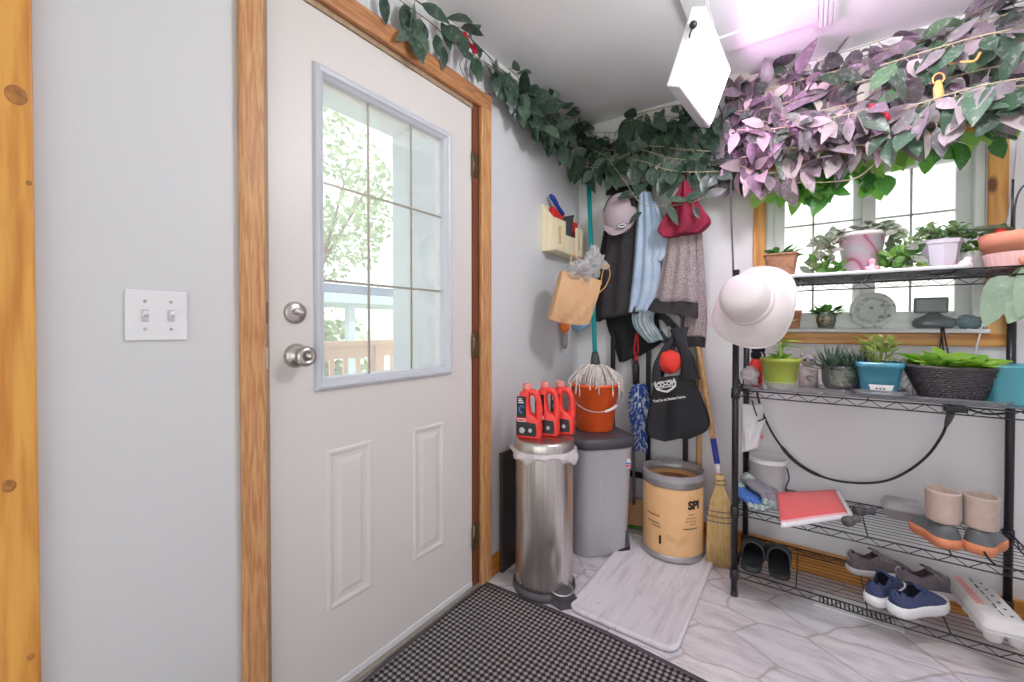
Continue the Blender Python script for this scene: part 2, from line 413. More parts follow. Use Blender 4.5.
# ------------------------------------------------------------------ back window
w = thing('window_1', 'white sliding window behind the shelf unit', None, (1.345, 2.41, WZ0), None, 'structure')
m_vinyl = mat('window_vinyl', (236, 240, 240), .3)
g = G()
def ringbox(g, x0, x1, z0, z1, y0, y1, t):
    g.box(x0, x0+t, y0, y1, z0, z1, .002).box(x1-t, x1, y0, y1, z0, z1, .002).box(x0+t, x1-t, y0, y1, z0, z0+t, .002).box(x0+t, x1-t, y0, y1, z1-t, z1, .002)
ringbox(g, WX0+.001, WX1-.001, WZ0+.0005, WZ1-.001, 2.354, 2.47, .026); g.build('window_frame', m_vinyl, w)
for x0, x1, y, vx in ((WX0+.027, 1.386, 2.366, 1.170), (1.312, WX1-.027, 2.393, 1.502)):
    g = G(); ringbox(g, x0, x1, WZ0+.027, WZ1-.027, y, y+.024, .044); so = g.build('sash', m_vinyl, w)
    G().box(x0+.042, x1-.042, y+.010, y+.014, WZ0+.069, WZ1-.069).build('pane', m_pane, so)
    g = G().box(vx-.004, vx+.004, y+.0145, y+.017, WZ0+.07, WZ1-.07).box(x0+.043, x1-.043, y+.0145, y+.017, 1.581, 1.589)
    g.build('grille_bars', mat('grille_grey', (150, 158, 158), .5), so)

# ------------------------------------------------------------------ light switch, floor register
sw = thing('light_switch', 'white double light switch on the wall beside the door', 'light switch', (.0, .3055, 1.143))
m_plate = mat('switch_plastic', (238, 238, 242), .25)
G().box(.0005, .0065, .2515, .3595, 1.088, 1.197, .003).build('cover_plate', m_plate, sw)
for y in (.2835, .3285):
    t = G().box(.006, .0078, y-.006, y+.006, 1.129, 1.155, .0008).build('toggle_slot', mat('slot_grey', (205, 205, 210), .4), sw)
    G().box(-.002, .0135, y-.0042, y+.0042, -.0045, .0045, .0015, Matrix.Translation((.0065, 0, 1.1425)) @ Matrix.Rotation(math.radians(-24), 4, 'Y')).build('toggle', m_plate, sw)
    for z in (1.112, 1.172):
        G().lathe([(.0, .0062), (.0035, .0062), (.003, .0078), (0, .008)], (0, y, z), 12, M=MX).build('screw', m_nickel, sw)
rg = thing('floor_register', 'white slotted floor register under the wire shelf unit', 'register', (1.315, 2.14, 0.001))
g = G()
x0, x1, y0, y1 = 1.18, 1.452, 2.07, 2.19
g.box(x0, x1, y0, y0+.026, .001, .008, .002).box(x0, x1, y1-.022, y1, .001, .008, .002).box(x0, x0+.02, y0, y1, .001, .007, .002).box(x1-.02, x1, y0, y1, .001, .007, .002)
g.build('frame', m_white, rg)
g = G()
for i in range(17): g.box(x0+.024+i*.0136, x0+.0315+i*.0136, y0+.026, y1-.022, .0015, .007)
g.build('louvre_slats', m_white, rg)
G().box(x0+.01, x1-.01, y0+.006, y1-.006, .0004, .0012).build('dark_duct', mat('duct_dark', (60, 60, 62), .8), rg)

# ------------------------------------------------------------------ mat and boot tray
def mat_mat():
    t = NT('waffle_carpet'); t.set(Roughness=.95, Specular_IOR_Level=.1)
    sp = t.new('ShaderNodeSeparateXYZ'); t.link(t.co(), sp.inputs[0]); s = []
    for i in (0, 1): s.append(t.math('SINE', t.math('MULTIPLY', sp.outputs[i], 2*PI/.0195)))
    nz = t.noise(t.co(), 420, 3, .7)
    f = t.math('ADD', t.math('MULTIPLY', t.math('ADD', s[0], s[1]), .25), t.math('MULTIPLY_ADD', nz, .5, .25))
    t.color(t.ramp(f, [(.34, (58, 54, 56)), (.50, (96, 90, 90)), (.70, (172, 166, 164))])); t.bump(f, .9, .006)
    return t.m
dm = thing('door_mat', 'dark grey waffle-woven door mat along the entry door', 'door mat', (.48, .9, .0005))
def mz(x, y): return .0075 + .004*max(0, min(1, (y-1.33)/.1))*max(0, min(1, (x-.35)/.2))+.0015*math.sin(x*9)*math.sin(y*7)
def matf(x0, x1, y0, y1, ex):
    return lambda u, v: (x0+(x1-x0)*u+.012*math.sin(v*5)*(1-u), y0+(y1-y0)*v+(.022*math.sin(u*PI)-.012*u)*v, mz(x0+(x1-x0)*u, y0+(y1-y0)*v)+ex)
G().sheet(matf(.034, .925, .06, 1.412, 0), 40, 50, .0065).build('carpet', mat_mat(), dm)
G().sheet(matf(.014, .945, .04, 1.432, -.0032), 40, 50, .004).build('rubber_border', mat('mat_rubber', (98, 92, 102), .6, bump=.2, bs=300), dm)

def rrect(x0, x1, y0, y1, r, n=6):
    p = []
    for cx, cy, a in ((x1-r, y1-r, 0), (x0+r, y1-r, 90), (x0+r, y0+r, 180), (x1-r, y0+r, 270)):
        for i in range(n+1): q = math.radians(a+90*i/n); p.append((cx+r*math.cos(q), cy+r*math.sin(q)))
    return p
bt = NT('whitewashed_tray'); bt.set(Roughness=.5)
f1 = bt.noise(bt.co((9, .8, 9)), 5, 5, .65); f2 = bt.noise(bt.co(), 30, 3)
c = bt.ramp(f1, [(.30, (200, 194, 200)), (.5, (226, 222, 226)), (.75, (232, 229, 232))])
bt.color(bt.mix(bt.ramp(f2, [(.64, (0, 0, 0)), (.72, (150, 150, 150))]), c, (160, 152, 158))); bt.bump(f1, .15, .004)
g = G(); A = .385, .803, 1.472, 2.2
rings = [[V((x, y, z)) for x, y in rrect(A[0]+i, A[1]-i, A[2]+i, A[3]-i, .05)] for i, z in ((.004, .0005), (0, .010), (.002, .019), (.008, .021), (.016, .019), (.024, .0155))]
g.loft(rings)
tag(g.build('boot_tray', bt.m), 'whitewashed rounded boot tray on the floor, under the cardboard drum', 'boot tray')

# ================================================================== BINS CORNER
# ---- steel pedal bin
BC = V((.226, 1.568, 0))
m_steel = NT('brushed_steel'); m_steel.set(Metallic=1., Roughness=.3)
f = m_steel.noise(m_steel.co((60, 60, 1.2)), 3, 3); m_steel.color(m_steel.ramp(f, [(.3, (196, 191, 186)), (.7, (224, 220, 216))])); m_steel.bump(f, .05, .002); m_steel = m_steel.m
m_black = mat('black_plastic', (38, 38, 42), .4)
m_dgrey = mat('dark_grey_plastic', (84, 82, 88), .45)
sb = thing('pedal_bin', 'tall round stainless steel pedal bin with a white bag folded over its rim', 'trash bin', BC)
g = G(); R = []
n = 64
for i in range(29):
    z = .028+.572*i/28; ring = []
    for j in range(n):
        a = 2*PI*j/n; r = .1235
        da = (a-math.radians(-72)+PI) % (2*PI)-PI       # dented front low down
        q = math.exp(-(da/.30)**2)*max(0, 1-abs(z-.11)/.13); r -= .013*q*(1-.5*abs(math.sin(da*9)))
        q2 = math.exp(-((da-.62)/.16)**2)*max(0, 1-abs(z-.15)/.10); r -= .008*q2
        ring.append(BC+V((r*math.cos(a), r*math.sin(a), z)))
    R.append(ring)
g.loft(R, cap0=True, cap1=False); g.build('bin_body', m_steel, sb)
G().lathe([(0, .0005), (.133, .0005), (.136, .008), (.134, .022), (.124, .030), (.12, .030)], BC, 56).build('base_ring', m_dgrey, sb)
pd = V((math.cos(-.42), math.sin(-.42), 0)); pn = V((-pd.y, pd.x, 0))
g = G(); g.loft([[BC+pd*(.105+dx)+pn*w+V((0, 0, z)) for dx, w, z in ((0, -.06*k, .001), (.062*k+.01, -.045*k, .001), (.075*k+.01, 0, .001), (.062*k+.01, .045*k, .001), (0, .06*k, .001))] for k in (1,)]+[[BC+pd*(.105+dx)+pn*w+V((0, 0, .022)) for dx, w in ((0, -.058), (.068, -.043), (.08, 0), (.068, .043), (0, .058))]], smooth=False)
g.build('base_toe', m_dgrey, sb)
dk = [(.128+.044*math.cos(a), .044*math.sin(a)) for a in [2*PI*q/28 for q in range(28)]]
g = G(); g.prism(dk, BC+V((0, 0, .0235)), pd, pn, (0, 0, .020)); po = g.build('pedal', m_dgrey, sb)
G().tube([BC+pd*x+pn*y+V((0, 0, .045)) for x, y in dk], .0034, 6, True).build('chrome_rim', mat('chrome', (225, 224, 226), .12, 1.), po)
g = G().lathe([(.1245, .600), (.1305, .600), (.1315, .606), (.1305, .632), (.127, .640), (.11, .645), (.06, .648), (0, .649)], BC, 64, cap0=False); g.build('lid', m_steel, sb)
m_bag = mat('white_bag_film', (240, 232, 235), .4, transl=.3, bump=.25, bs=40)
def bagf(u, v):
    a = 2*PI*u; hang = .030+.016*math.sin(3*a+.8)+.007*math.sin(11*a)+.012*math.cos(a-.2)
    r = .1295+.012*math.sin(v*PI)*(1+.5*math.sin(9*a))+.008*v+.004*math.sin(23*a)*v
    return BC+V((r*math.cos(a), r*math.sin(a), .602-hang*v))
G().sheet(bagf, 96, 8).build('bin_liner', m_bag, sb)
G().ball(BC+V((.1235*math.cos(-1.95), .1235*math.sin(-1.95), .045)), .0045, 8, 6).build('rivet', m_nickel, sb)

t = thing('dark_board', 'dark brown board standing against the left wall behind the steel bin', 'board', (.024, 1.62, 0))
G().box(.0165, .034, 1.525, 1.80, .001, .535, .003).build('panel', mat('dark_brown_board', (52, 40, 40), .5, col2=(62, 48, 46), vs=6), t)
G().box(.0163, .0345, 1.522, 1.803, .5355, .545, .002).build('top_edging', mat('dark_board_edge', (70, 56, 52), .5), t)
# ---- three red detergent jugs on the steel lid
m_red = mat('red_jug_plastic', (244, 66, 58), .35, sss=0)
m_cap = mat('pale_red_cap', (232, 138, 132), .45)
def jug(i, c, ang, label):
    c = V(c); u = V((math.cos(ang), math.sin(ang), 0)); nn = V((u.y, -u.x, 0))    # u along width, nn towards the room
    t = thing('detergent_jug', label, 'jug', c, 'red jugs on the steel bin lid')
    def rr(x0, x1, d, z, r=.014):
        return [c+u*x+nn*y+V((0, 0, z)) for x, y in rrect(x0, x1, -d, d, min(r, d*.95, (x1-x0)*.45), 4)]
    g = G()
    # base block, label pillar, shoulder and neck as one skin; handle as a loop
    prof = [(-.052, .050, .024, 0), (-.055, .053, .028, .006), (-.055, .053, .028, .045), (-.054, .050, .028, .072), (-.053, .032, .027, .090), (-.051, .006, .026, .104), (-.049, .000, .025, .14), (-.046, .000, .023, .172), (-.040, .006, .020, .190), (-.030, .008, .016, .200), (-.027, .005, .0155, .206)]
    g.loft([rr(*p) for p in prof])
    hp = spl([(-.012, .196), (.018, .197), (.038, .182), (.046, .15), (.047, .11), (.042, .07)] and [c+u*x+V((0, 0, z)) for x, z in ((-.014, .190), (.010, .194), (.031, .182), (.041, .152), (.043, .112), (.040, .070))], 5)
    g.tube(hp, [.0155]*8+[.0135]*(len(hp)-16)+[.016]*8, 12)
    g.build('jug_body', m_red, t)
    G().lathe([(.0, .205), (.0185, .205), (.019, .208), (.0185, .226), (.016, .229), (0, .229)], c+u*(-.011), 20).build('cap', m_cap, t)
    # label: black panel with blue swirl, red and pale blocks
    m_lab = mat('label_black', (34, 34, 40), .35)
    def pan(x0, x1, z0, z1, d, e): return G().prism([(x0, z0), (x1, z0), (x1, z1), (x0, z1)], c+nn*(d+e), u, (0, 0, 1), nn*.0006)
    lb = pan(-.047, -.006, .088, .176, .0245, .003).build('label', m_lab, t)
    g = G()
    g.prism([(-.050, .012), (.036, .012), (.040, .03), (.036, .066), (-.050, .074)], c+nn*.0283, u, (0, 0, 1), nn*.0006); g.build('label', m_lab, t)
    G().tube([c+nn*.0288+u*(-.026+.013*math.cos(a)*(1-.04*k))+V((0, 0, .122+.015*math.sin(a))) for k, a in enumerate([.6+.42*q for q in range(12)])], .003, 6).build('blue_swirl', mat('label_blue', (70, 130, 210), .4), lb)
    g = G(); g.prism([(-.044, .070), (-.008, .070), (-.008, .084), (-.044, .084)], c+nn*.0287, u, (0, 0, 1), nn*.0008); g.build('white_panel', mat('label_white', (230, 226, 228), .4), lb)
    g = G(); g.prism([(-.040, .074), (-.012, .074), (-.012, .081), (-.040, .081)], c+nn*.0294, u, (0, 0, 1), nn*.0006); g.build('red_panel', m_red, lb)
    g = G(); g.ball(c+nn*.0285+u*(-.024)+V((0, 0, .034)), .013, 14, 8, (1, .15, 1), Matrix((u, nn, V((0, 0, 1)))).transposed()); g.ball(c+nn*.0285+u*.012+V((0, 0, .036)), .009, 12, 8, (1, .15, 1), Matrix((u, nn, V((0, 0, 1)))).transposed()); g.build('picture', mat('label_grey', (196, 196, 200), .4), lb)
    g = G()
    for k in range(3): g.prism([(-.040, .148+.008*k), (-.016-.004*k, .148+.008*k), (-.016-.004*k, .153+.008*k), (-.040, .153+.008*k)], c+nn*.0282, u, (0, 0, 1), nn*.0006)
    g.build('pale_marks', mat('label_white', (230, 226, 228), .4), lb)
    return t
zl = .6505
jug(0, (.190, 1.507, .6475), .25, 'front red jug of the three on the steel bin, its black label in view')
jug(1, (.235, 1.578, zl), .25, 'middle and tallest-looking red jug of the three on the steel bin')
jug(2, (.270, 1.652, .6475), .25, 'rear red jug of the three on the steel bin, next to the orange bucket')

# ---- grey bin with dark lid
GA = math.atan2(-.654, .756); gn = V((math.cos(GA), math.sin(GA), 0)); gt = V((-gn.y, gn.x, 0))
GC = V((.252, 2.026, 0))
m_gbin = mat('grey_bin_plastic', (186, 184, 191), .45, bump=.05, bs=300)
gb = thing('pedal_bin', 'grey plastic pedal bin with a dark flat lid under the orange bucket', 'trash bin', GC)
def gring(hw, hd, z, r=.05, crease=.010):
    pts = []
    for x, y in rrect(-hw, hw, -hd, hd, r, 8): pts.append((x, y))
    # refine the front edge to carry the central crease
    out = []
    for (x0, y0), (x1, y1) in zip(pts, pts[1:]+pts[:1]):
        out.append((x0, y0))
        if abs(x1-x0) > .1:
            for k in range(1, 16): out.append((x0+(x1-x0)*k/16, y0+(y1-y0)*k/16))
    res = []
    for x, y in out:
        if y < 0: y = y-.022*(1-(x/hw)**2)+crease*math.exp(-((x+.03)/.012)**2)
        res.append(GC+gt*x-gn*y+V((0, 0, z)))
    return res
g = G(); g.loft([gring(.136, .122, .002, crease=.012), gring(.138, .126, .01), gring(.144, .132, .25), gring(.152, .142, .51), gring(.156, .146, .518), gring(.156, .146, .528)])
g.build('bin_body', m_gbin, gb)
m_lid = mat('charcoal_lid', (78, 77, 84), .4, bump=.08, bs=260)
g = G(); g.loft([gring(.152, .143, .5285, .05, 0), gring(.163, .153, .531, .055, 0), gring(.164, .154, .560, .055, 0), gring(.160, .150, .575, .055, 0), gring(.150, .138, .581, .05, 0), gring(.140, .126, .579, .05, 0)])
g.build('lid', m_lid, gb)
# toe notch and pedal, low on the right
pf = GC+gn*.132+gt*.092
M = Matrix((gt, gn, V((0, 0, 1)))).transposed()
g = G(); ring = []
for k in range(13): a = PI*k/12; ring.append((.042*math.cos(a), .125*math.sin(a)))
g.prism(ring, pf+V((0, 0, .004))-gn*.01, gt, (0, 0, 1), gn*.012); g.build('pedal_recess', m_lid, gb)
G().box(-.036, .036, -.005, .012, .006, .026, .004, Matrix.Translation(pf) @ M.to_4x4()).build('pedal', m_black, gb)
sp_ = GC+gn*.166+gt*.135
g = G(); g.prism([(-.014, 0), (.014, 0), (.016, .03), (.010, .046), (-.010, .046), (-.016, .03)], GC+gn*.150+gt*.110+V((0, 0, .425)), gt, (0, 0, 1), gn*.0018); lb = g.build('sticker', mat('label_white', (230, 226, 228), .4), gb)
g = G(); g.prism([(-.013, .006), (.013, .006), (.014, .016), (-.014, .016)], GC+gn*.1522+gt*.110+V((0, 0, .425)), gt, (0, 0, 1), gn*.0006); g.build('red_stripe', m_red, lb)
g = G(); g.prism([(-.014, .019), (.014, .019), (.0145, .028), (-.0145, .028)], GC+gn*.1522+gt*.110+V((0, 0, .425)), gt, (0, 0, 1), gn*.0006); g.build('blue_stripe', mat('label_blue', (70, 130, 210), .4), lb)

# ---- orange bucket on the grey bin, string mop in it
KC = V((.236, 2.070, .5815))
m_or = mat('orange_plastic', (255, 106, 48), .35)
bk = thing('bucket', 'orange plastic bucket standing on the grey bin lid', 'bucket', KC)
g = G(); g.lathe([(0, .0), (.092, .0), (.095, .004), (.124, .228), (.132, .230), (.133, .237), (.132, .243), (.125, .243), (.122, .233), (.094, .014), (0, .012)], KC, 56); g.build('bucket_body', m_or, bk)
g = G(); hp = []
for k in range(25):
    a = -PI*k/24; ax = V((cR.x, cR.y, 0)); tw = V((.5, -.82, 0)).normalized()
    hp.append(KC+ax*(.134*math.cos(a))+tw*(.136*abs(math.sin(a))**.55)+V((0, 0, .212+.10*math.sin(a))))
g.tube(hp, .0022, 6); hb = g.build('bail', m_nickel, bk)
g = G(); g.tube(hp[6:11], .007, 10); g.build('grip', mat('white_grip', (240, 232, 228), .4), hb)
g = G()
for sg in (-1, 1): G().ball(KC+V((cR.x, cR.y, 0))*(sg*.132)+V((0, 0, .212)), .013, 10, 8).build('handle_ear', m_or, bk)
mp = thing('string_mop', 'cotton string mop with a turquoise handle standing in the orange bucket', 'mop', KC+V((0, 0, .02)))
MB_ = V((.232, 2.085, .915)); MT = V((.094, 2.285, 2.06))
m_teal = mat('turquoise_handle', (22, 164, 168), .35)
dm_ = (MT-MB_).normalized()
G().tube([MB_+dm_*.03, MT], .0125, 12).build('handle', m_teal, mp)
G().tube([MB_-dm_*.03, MB_+dm_*.045, MB_+dm_*.07], [.03, .021, .015], 14).build('socket', mat('mop_socket', (70, 76, 80), .45), mp)
G().tube([MB_+dm_*1.05, MB_+dm_*1.07], .0145, 12).build('handle_ring', m_black, mp)
g = G()
for k in range(190):
    a = rnd(0, 2*PI); rr = .112*math.sqrt(rnd(.05, 1)); e = V((math.cos(a), math.sin(a), 0))
    out = rnd(0, 1) < .16
    R1 = rr if not out else .138
    p = [MB_+e*.012-dm_*.01, MB_+e*(R1*.45)+V((0, 0, -.006+rnd(-.012, .008))), KC+e*R1*.94+V((0, 0, .252+rnd(0, .03)))]
    if out: p += [KC+e*.139+V((0, 0, .243)), KC+e*(.141)+V((rnd(-.01, .01), rnd(-.01, .01), .228-rnd(.0, .05)))]
    else: p += [KC+e*rr*.95+V((rnd(-.01, .01), rnd(-.01, .01), .20))]
    g.tube(spl(p, 4), .0026, 5)
g.build('mop_strands', mat('cotton_string', (252, 244, 240), .9, col2=(236, 226, 220), vs=60), mp)

# ---- cardboard drum
DC = V((.613, 2.155, .0215)); dr = .140
m_kraft = NT('kraft_drum'); m_kraft.set(Roughness=.6)
f = m_kraft.noise(m_kraft.co(), 5, 4); vo = m_kraft.noise(m_kraft.co(loc=(.31, .2, .7)), 6.5, 2)
c = m_kraft.ramp(f, [(.3, (232, 182, 126)), (.7, (244, 198, 146))])
m_kraft.color(m_kraft.mix(m_kraft.ramp(vo, [(.62, (0, 0, 0)), (.64, (150, 150, 150))]), c, (196, 150, 92))); m_kraft = m_kraft.m
fd = thing('fibre_drum', 'round kraft cardboard drum with grey metal rims, standing on the boot tray', 'drum', DC)
g = G(); g.lathe([(.0, .004), (dr-.004, .004), (dr, .02), (dr, .370), (dr-.004, .370), (dr-.004, .03), (0, .028)], DC, 64); g.build('drum_wall', m_kraft, fd)
m_galv = mat('galvanised_rim', (186, 184, 186), .38, .75)
G().lathe([(dr-.006, 0), (dr+.001, 0), (dr+.004, .006), (dr+.003, .026), (dr+.001, .030)], DC, 64, False, False).build('bottom_rim', m_galv, fd)
G().lathe([(dr-.006, .350), (dr+.002, .342), (dr+.004, .350), (dr+.003, .366), (dr+.006, .372), (dr+.006, .386), (dr+.001, .392), (dr-.006, .388), (dr-.006, .355)], DC, 64, False, False).build('top_rim', m_galv, fd)
m_film = clear('clear_film', (244, 244, 246), .12, .5, (245, 242, 245))
def filmf(u, v):
    a = 2*PI*u; r = dr+.0075-.020*v*v+.0012*math.sin(17*a)*v+.001*math.sin(31*a); z = .372+.032*math.sin(v*PI*.62)-.07*max(0, v-.65)+.002*math.sin(13*a)*v
    return DC+V((r*math.cos(a), r*math.sin(a), z))
G().sheet(filmf, 96, 8).build('plastic_liner', m_film, fd)
G().lathe([(0, .325), (dr-.012, .335)], DC, 48, False, False).build('kraft_filling', mat('brown_paper', (188, 128, 88), .8, col2=(150, 96, 64), vs=14, bump=.4, bs=30), fd)
af = math.atan2(-DC.y, CAM.x-DC.x)                   # bearing of the room side
m_ink = mat('black_ink', (38, 34, 34), .6); m_ink2 = mat('brown_ink', (150, 98, 64), .7)
text('SPI', .052, 'lettering', m_ink, fd, (0, 0, DC.z+.268), (1, 0, 0), (0, 0, 1), .0004, (DC, dr+.0006, af+.72), bold=.0028)
g = G()
def arcbar(a0, a1, z0, z1, e=.0008):
    n = 6; P = [[DC+V(((dr+e)*math.cos(a0+(a1-a0)*k/n), (dr+e)*math.sin(a0+(a1-a0)*k/n), z)) for k in range(n+1)] for z in (z0, z1)]
    g.loft([P[0], P[1]], False)
for k, (a0, a1, z) in enumerate(((.50, .72, .224), (.44, .80, .208), (.40, .78, .193), (.55, .80, .179))):
    x = a0
    while x < a1: l = rnd(.02, .05); arcbar(af+x, af+min(x+l, a1), z, z+.0045); x += l+.012
g.build('printed_text', m_ink2, fd)
g = G()
for a0, a1, z in ((.34, .82, .158),):
    x = a0
    while x < a1: l = rnd(.02, .05); arcbar(af+x, af+x+l, z, z+.006); x += l+.012
g.build('stencil_text', m_ink, fd)
g = G(); arcbar(af-.44, af-.36, .075, .115); g.build('stencil_bar', m_ink, fd)
g = G()
for a0, a1, z in ((-.95, -.42, .20), (-.90, -.42, .165), (-.72, -.40, .150)):
    x = a0
    while x < a1: l = rnd(.02, .05); arcbar(af+x, af+x+l, z, z+.008); x += l+.014
g.build('faded_text', m_ink2, fd)

# ---- corn broom leaning on the wall
m_stick = wood('pale_stick', (230, 186, 128), (204, 152, 92), 'z', .4, False, 3., .2)
bh = V((.822, 2.165, .40)); bt_ = V((.640, 2.325, 1.36))
br = thing('corn_broom', 'natural corn broom with blue banded wooden handle beside the cardboard drum', 'broom', (.834, 2.165, .0))
dd = (bt_-bh).normalized()
G().tube([bh, bt_], .0125, 12).build('handle', m_stick, br)
g = G(); g.tube([bh+dd*.03, bh+dd*.19], .0133, 12); bl = g.build('blue_band', mat('broom_blue', (44, 62, 160), .4), br)
G().tube([bh+dd*.03, bh+dd*.075, bh+dd*.08], [.0138, .0137, .001], 12).build('white_tip', mat('label_white', (230, 226, 228), .4), bl)
g = G(); bx = V((.93, .36, 0)).normalized(); by = V((-bx.y, bx.x, 0))
def bprof(z):
    t = 1-z/.42
    if t < .16: return .018+.02*t, .016+.012*t
    q = min(1, (t-.16)/.22); q = q*q*(3-2*q); return .0212+(.056-.0212)*q+.018*max(0, t-.38), .018+(.026-.018)*q
for k in range(620):
    a = rnd(0, 2*PI); s_ = math.sqrt(rnd(.15, 1)); zz = [.425, .36, .30, .22, .12, .0+rnd(.001, .03)]; p = []
    for z in zz:
        hw, hd = bprof(min(z, .42)); lean = (bh-V((.834, 2.165, bh.z)))*(z/.4)
        p.append(V((.834, 2.165, z))+bx*(hw*s_*math.cos(a))+by*(hd*s_*math.sin(a))+V((lean.x, lean.y, 0))+V((rnd(-.003, .003), rnd(-.002, .002), 0))*(1-z/.42))
    g.tube(p, .0019, 4)
g.build('straw', mat('corn_straw', (240, 212, 152), .8, col2=(218, 182, 120), vs=40), br)
g = G()
for z in (.405, .385, .262, .238, .214):
    hw, hd = bprof(z); lean = (bh-V((.834, 2.165, bh.z)))*(z/.4)
    G().tube([V((.834+lean.x, 2.165+lean.y, z))+bx*((hw+.003)*math.cos(a))+by*((hd+.003)*math.sin(a)) for a in [2*PI*q/28 for q in range(28)]], .0019, 5, True).build('stitching_row', mat('broom_twine', (86, 88, 120), .7), br)
# second wooden pole, behind
pl = thing('wooden_pole', 'plain pale wooden pole leaning in the corner behind the cardboard drum', 'pole', (.70, 2.34, 0))
G().tube([(.700, 2.315, .004), (.697, 2.338, 1.25)], .0135, 12).build('shaft', m_stick, pl)
G().ball((.697, 2.338, 1.252), .0135, 12, 8).build('rounded_end', m_stick, pl)

# ---- long-handled dustpan left of the drum
dp = thing('dustpan', 'brown long-handled dustpan on the floor between grey bin and drum', 'dustpan', (.42, 2.24, 0))
G().tube([(.385, 2.250, .15), (.350, 2.325, 1.06)], .009, 10).build('pole', m_nickel, dp)
g = G(); o = V((.352, 2.225, .045)); u = V((.96, .28, 0)); wv = V((-.06, .17, .98)).normalized(); n_ = u.cross(wv)
g.prism([(0, 0), (.13, 0), (.122, .135), (.008, .135)], o, u, wv, n_*-.012); g.build('pan', mat('dustpan_brown', (204, 156, 108), .6, col2=(190, 140, 94), vs=9), dp)
g = G().tube([o-n_*.006+u*.0+V((0, 0, -.012)), o-n_*.006+u*.13+V((0, 0, -.012))], .009, 8); g.build('green_edge', mat('leaf_green_edge', (90, 150, 62), .5), dp)
G().box(0, .13, -.07, .0, .004, .024, .004, Matrix.Translation((.354, 2.222, 0)) @ Matrix.Rotation(.346, 4, 'Z')).build('white_base', mat('pan_base', (206, 200, 190), .5), dp)
# ---- fuzzy blue duster hanging
du = thing('microfibre_duster', 'fluffy blue and white duster with a red strap hanging behind the black tote bag', 'duster', (.405, 2.28, .47))
g = G(); g2 = G(); dc0 = V((.405, 2.275, .80)); dc1 = V((.415, 2.265, .46))
for k in range(950):
    t = rnd(0, 1); p = dc0.lerp(dc1, t); a = rnd(0, 2*PI); r = .060*(.6+.45*math.sin(PI*min(1, t*1.2+.12)))*rnd(.75, 1.1)
    e = V((math.cos(a), math.sin(a)*.8, rnd(-.5, .15))); q = p+e*r; q.y = min(q.y, 2.343)
    (g if rnd(0, 1) < .62 else g2).tube([p, p+e*r*.6+V((0, 0, .006)), q+V((0, 0, -.012))], [.0034, .0046, .0030], 5)
dh = g.build('fluff', mat('duster_blue', (64, 104, 190), .9), du); g2.build('pale_fluff', mat('duster_pale', (206, 216, 232), .9), dh)
G().tube([(.382, 2.29, .79), (.378, 2.295, .90), (.376, 2.3, .93)], [.018, .02, .012], 12).build('handle', m_black, du)
G().tube(spl([(.376, 2.3, .92), (.39, 2.295, 1.0), (.383, 2.292, 1.08), (.37, 2.295, 1.0), (.374, 2.3, .925)], 6), .006, 8).build('strap', mat('strap_red', (200, 44, 50), .7), du)

# ================================================================== COAT RACK AND CLOTHES
m_iron = mat('black_iron', (34, 34, 38), .4, .3)
cr = thing('coat_rack', 'black metal coat rack with three uprights standing against the back wall', 'coat rack', (.44, 2.315, 0))
for x in (.238, .441, .635): G().box(x-.012, x+.012, 2.305, 2.321, .001, 2.13, .003).build('upright', m_iron, cr)
for z in (1.885, 1.30, .30): G().box(.20, .672, 2.29, 2.3045, z-.016, z+.016, .003).build('crossbar', m_iron, cr)
G().box(.226, .647, 2.305, 2.321, 2.131, 2.155, .003).build('crossbar', m_iron, cr)
for x in (.25, .40, .52, .63):
    G().tube(spl([(x, 2.292, 1.885), (x, 2.27, 1.875), (x, 2.252, 1.885), (x, 2.248, 1.905)], 5), .0045, 8).build('hook', m_iron, cr)

def garment(g, rows, y, n=5, amp=.012, d=.02, k=6, seg=64, ph=0., yb=2.342):
    "hanging cloth: rows of (left px, right px) measured on the plane y; soft vertical folds that deepen downwards"
    L = spl([on(a[0], a[1], 'y', y) for a, b in rows], k); R_ = spl([on(b[0], b[1], 'y', y) for a, b in rows], k)
    rings = []; m = len(L)
    for i in range(m):
        t = i/(m-1); c = (L[i]+R_[i])/2; h = (R_[i]-L[i])/2; A_ = amp*(.25+.75*t); D = d*(.7+.3*t); ring = []
        for j in range(seg):
            a = 2*PI*j/seg; s_ = math.cos(a)
            w_ = A_*(math.sin(n*PI*s_+ph+1.3*t)+.5*math.sin(2.3*n*s_+ph*2-2*t))
            off = D*abs(math.sin(a))**.6*(1 if math.sin(a) > 0 else -1)
            yy = -(off+w_*min(1, 3*abs(math.sin(a))))
            p = c+h*s_+V((0, yy, .006*math.sin(3*s_+ph)*t)); p.y = min(p.y, yb); ring.append(p)
        rings.append(ring)
    return g.loft(rings)
def cloth(name, label, cat, m, rows, y, **kw):
    g = G(); garment(g, rows, y, **kw); o = g.build(name, m); return tag(o, label, cat)
m_char = mat('charcoal_fleece', (66, 62, 66), .95, col2=(50, 48, 52), vs=30, bump=.2, bs=200)
m_blk = mat('black_cloth', (24, 27, 29), .9, bump=.2, bs=150)
m_blk2 = mat('black_knit', (28, 31, 32), .95, bump=.3, bs=90)
m_den = mat('washed_denim', (150, 172, 202), .85, col2=(196, 212, 230), vs=9, bump=.25, bs=220)
m_den2 = mat('washed_denim_pale', (206, 212, 216), .85, col2=(120, 148, 156), vs=14, bump=.25, bs=220)
m_heath = mat('heather_knit', (188, 172, 174), .95, col2=(132, 118, 122), vs=170, bump=.4, bs=260, sharp=.12)
m_burg = mat('burgundy_cotton', (148, 30, 62), .8, col2=(122, 20, 50), vs=14, bump=.15, bs=160)
t = thing('jacket', 'charcoal jacket hanging under the grey cap', 'jacket', (.25, 2.26, 1.2))
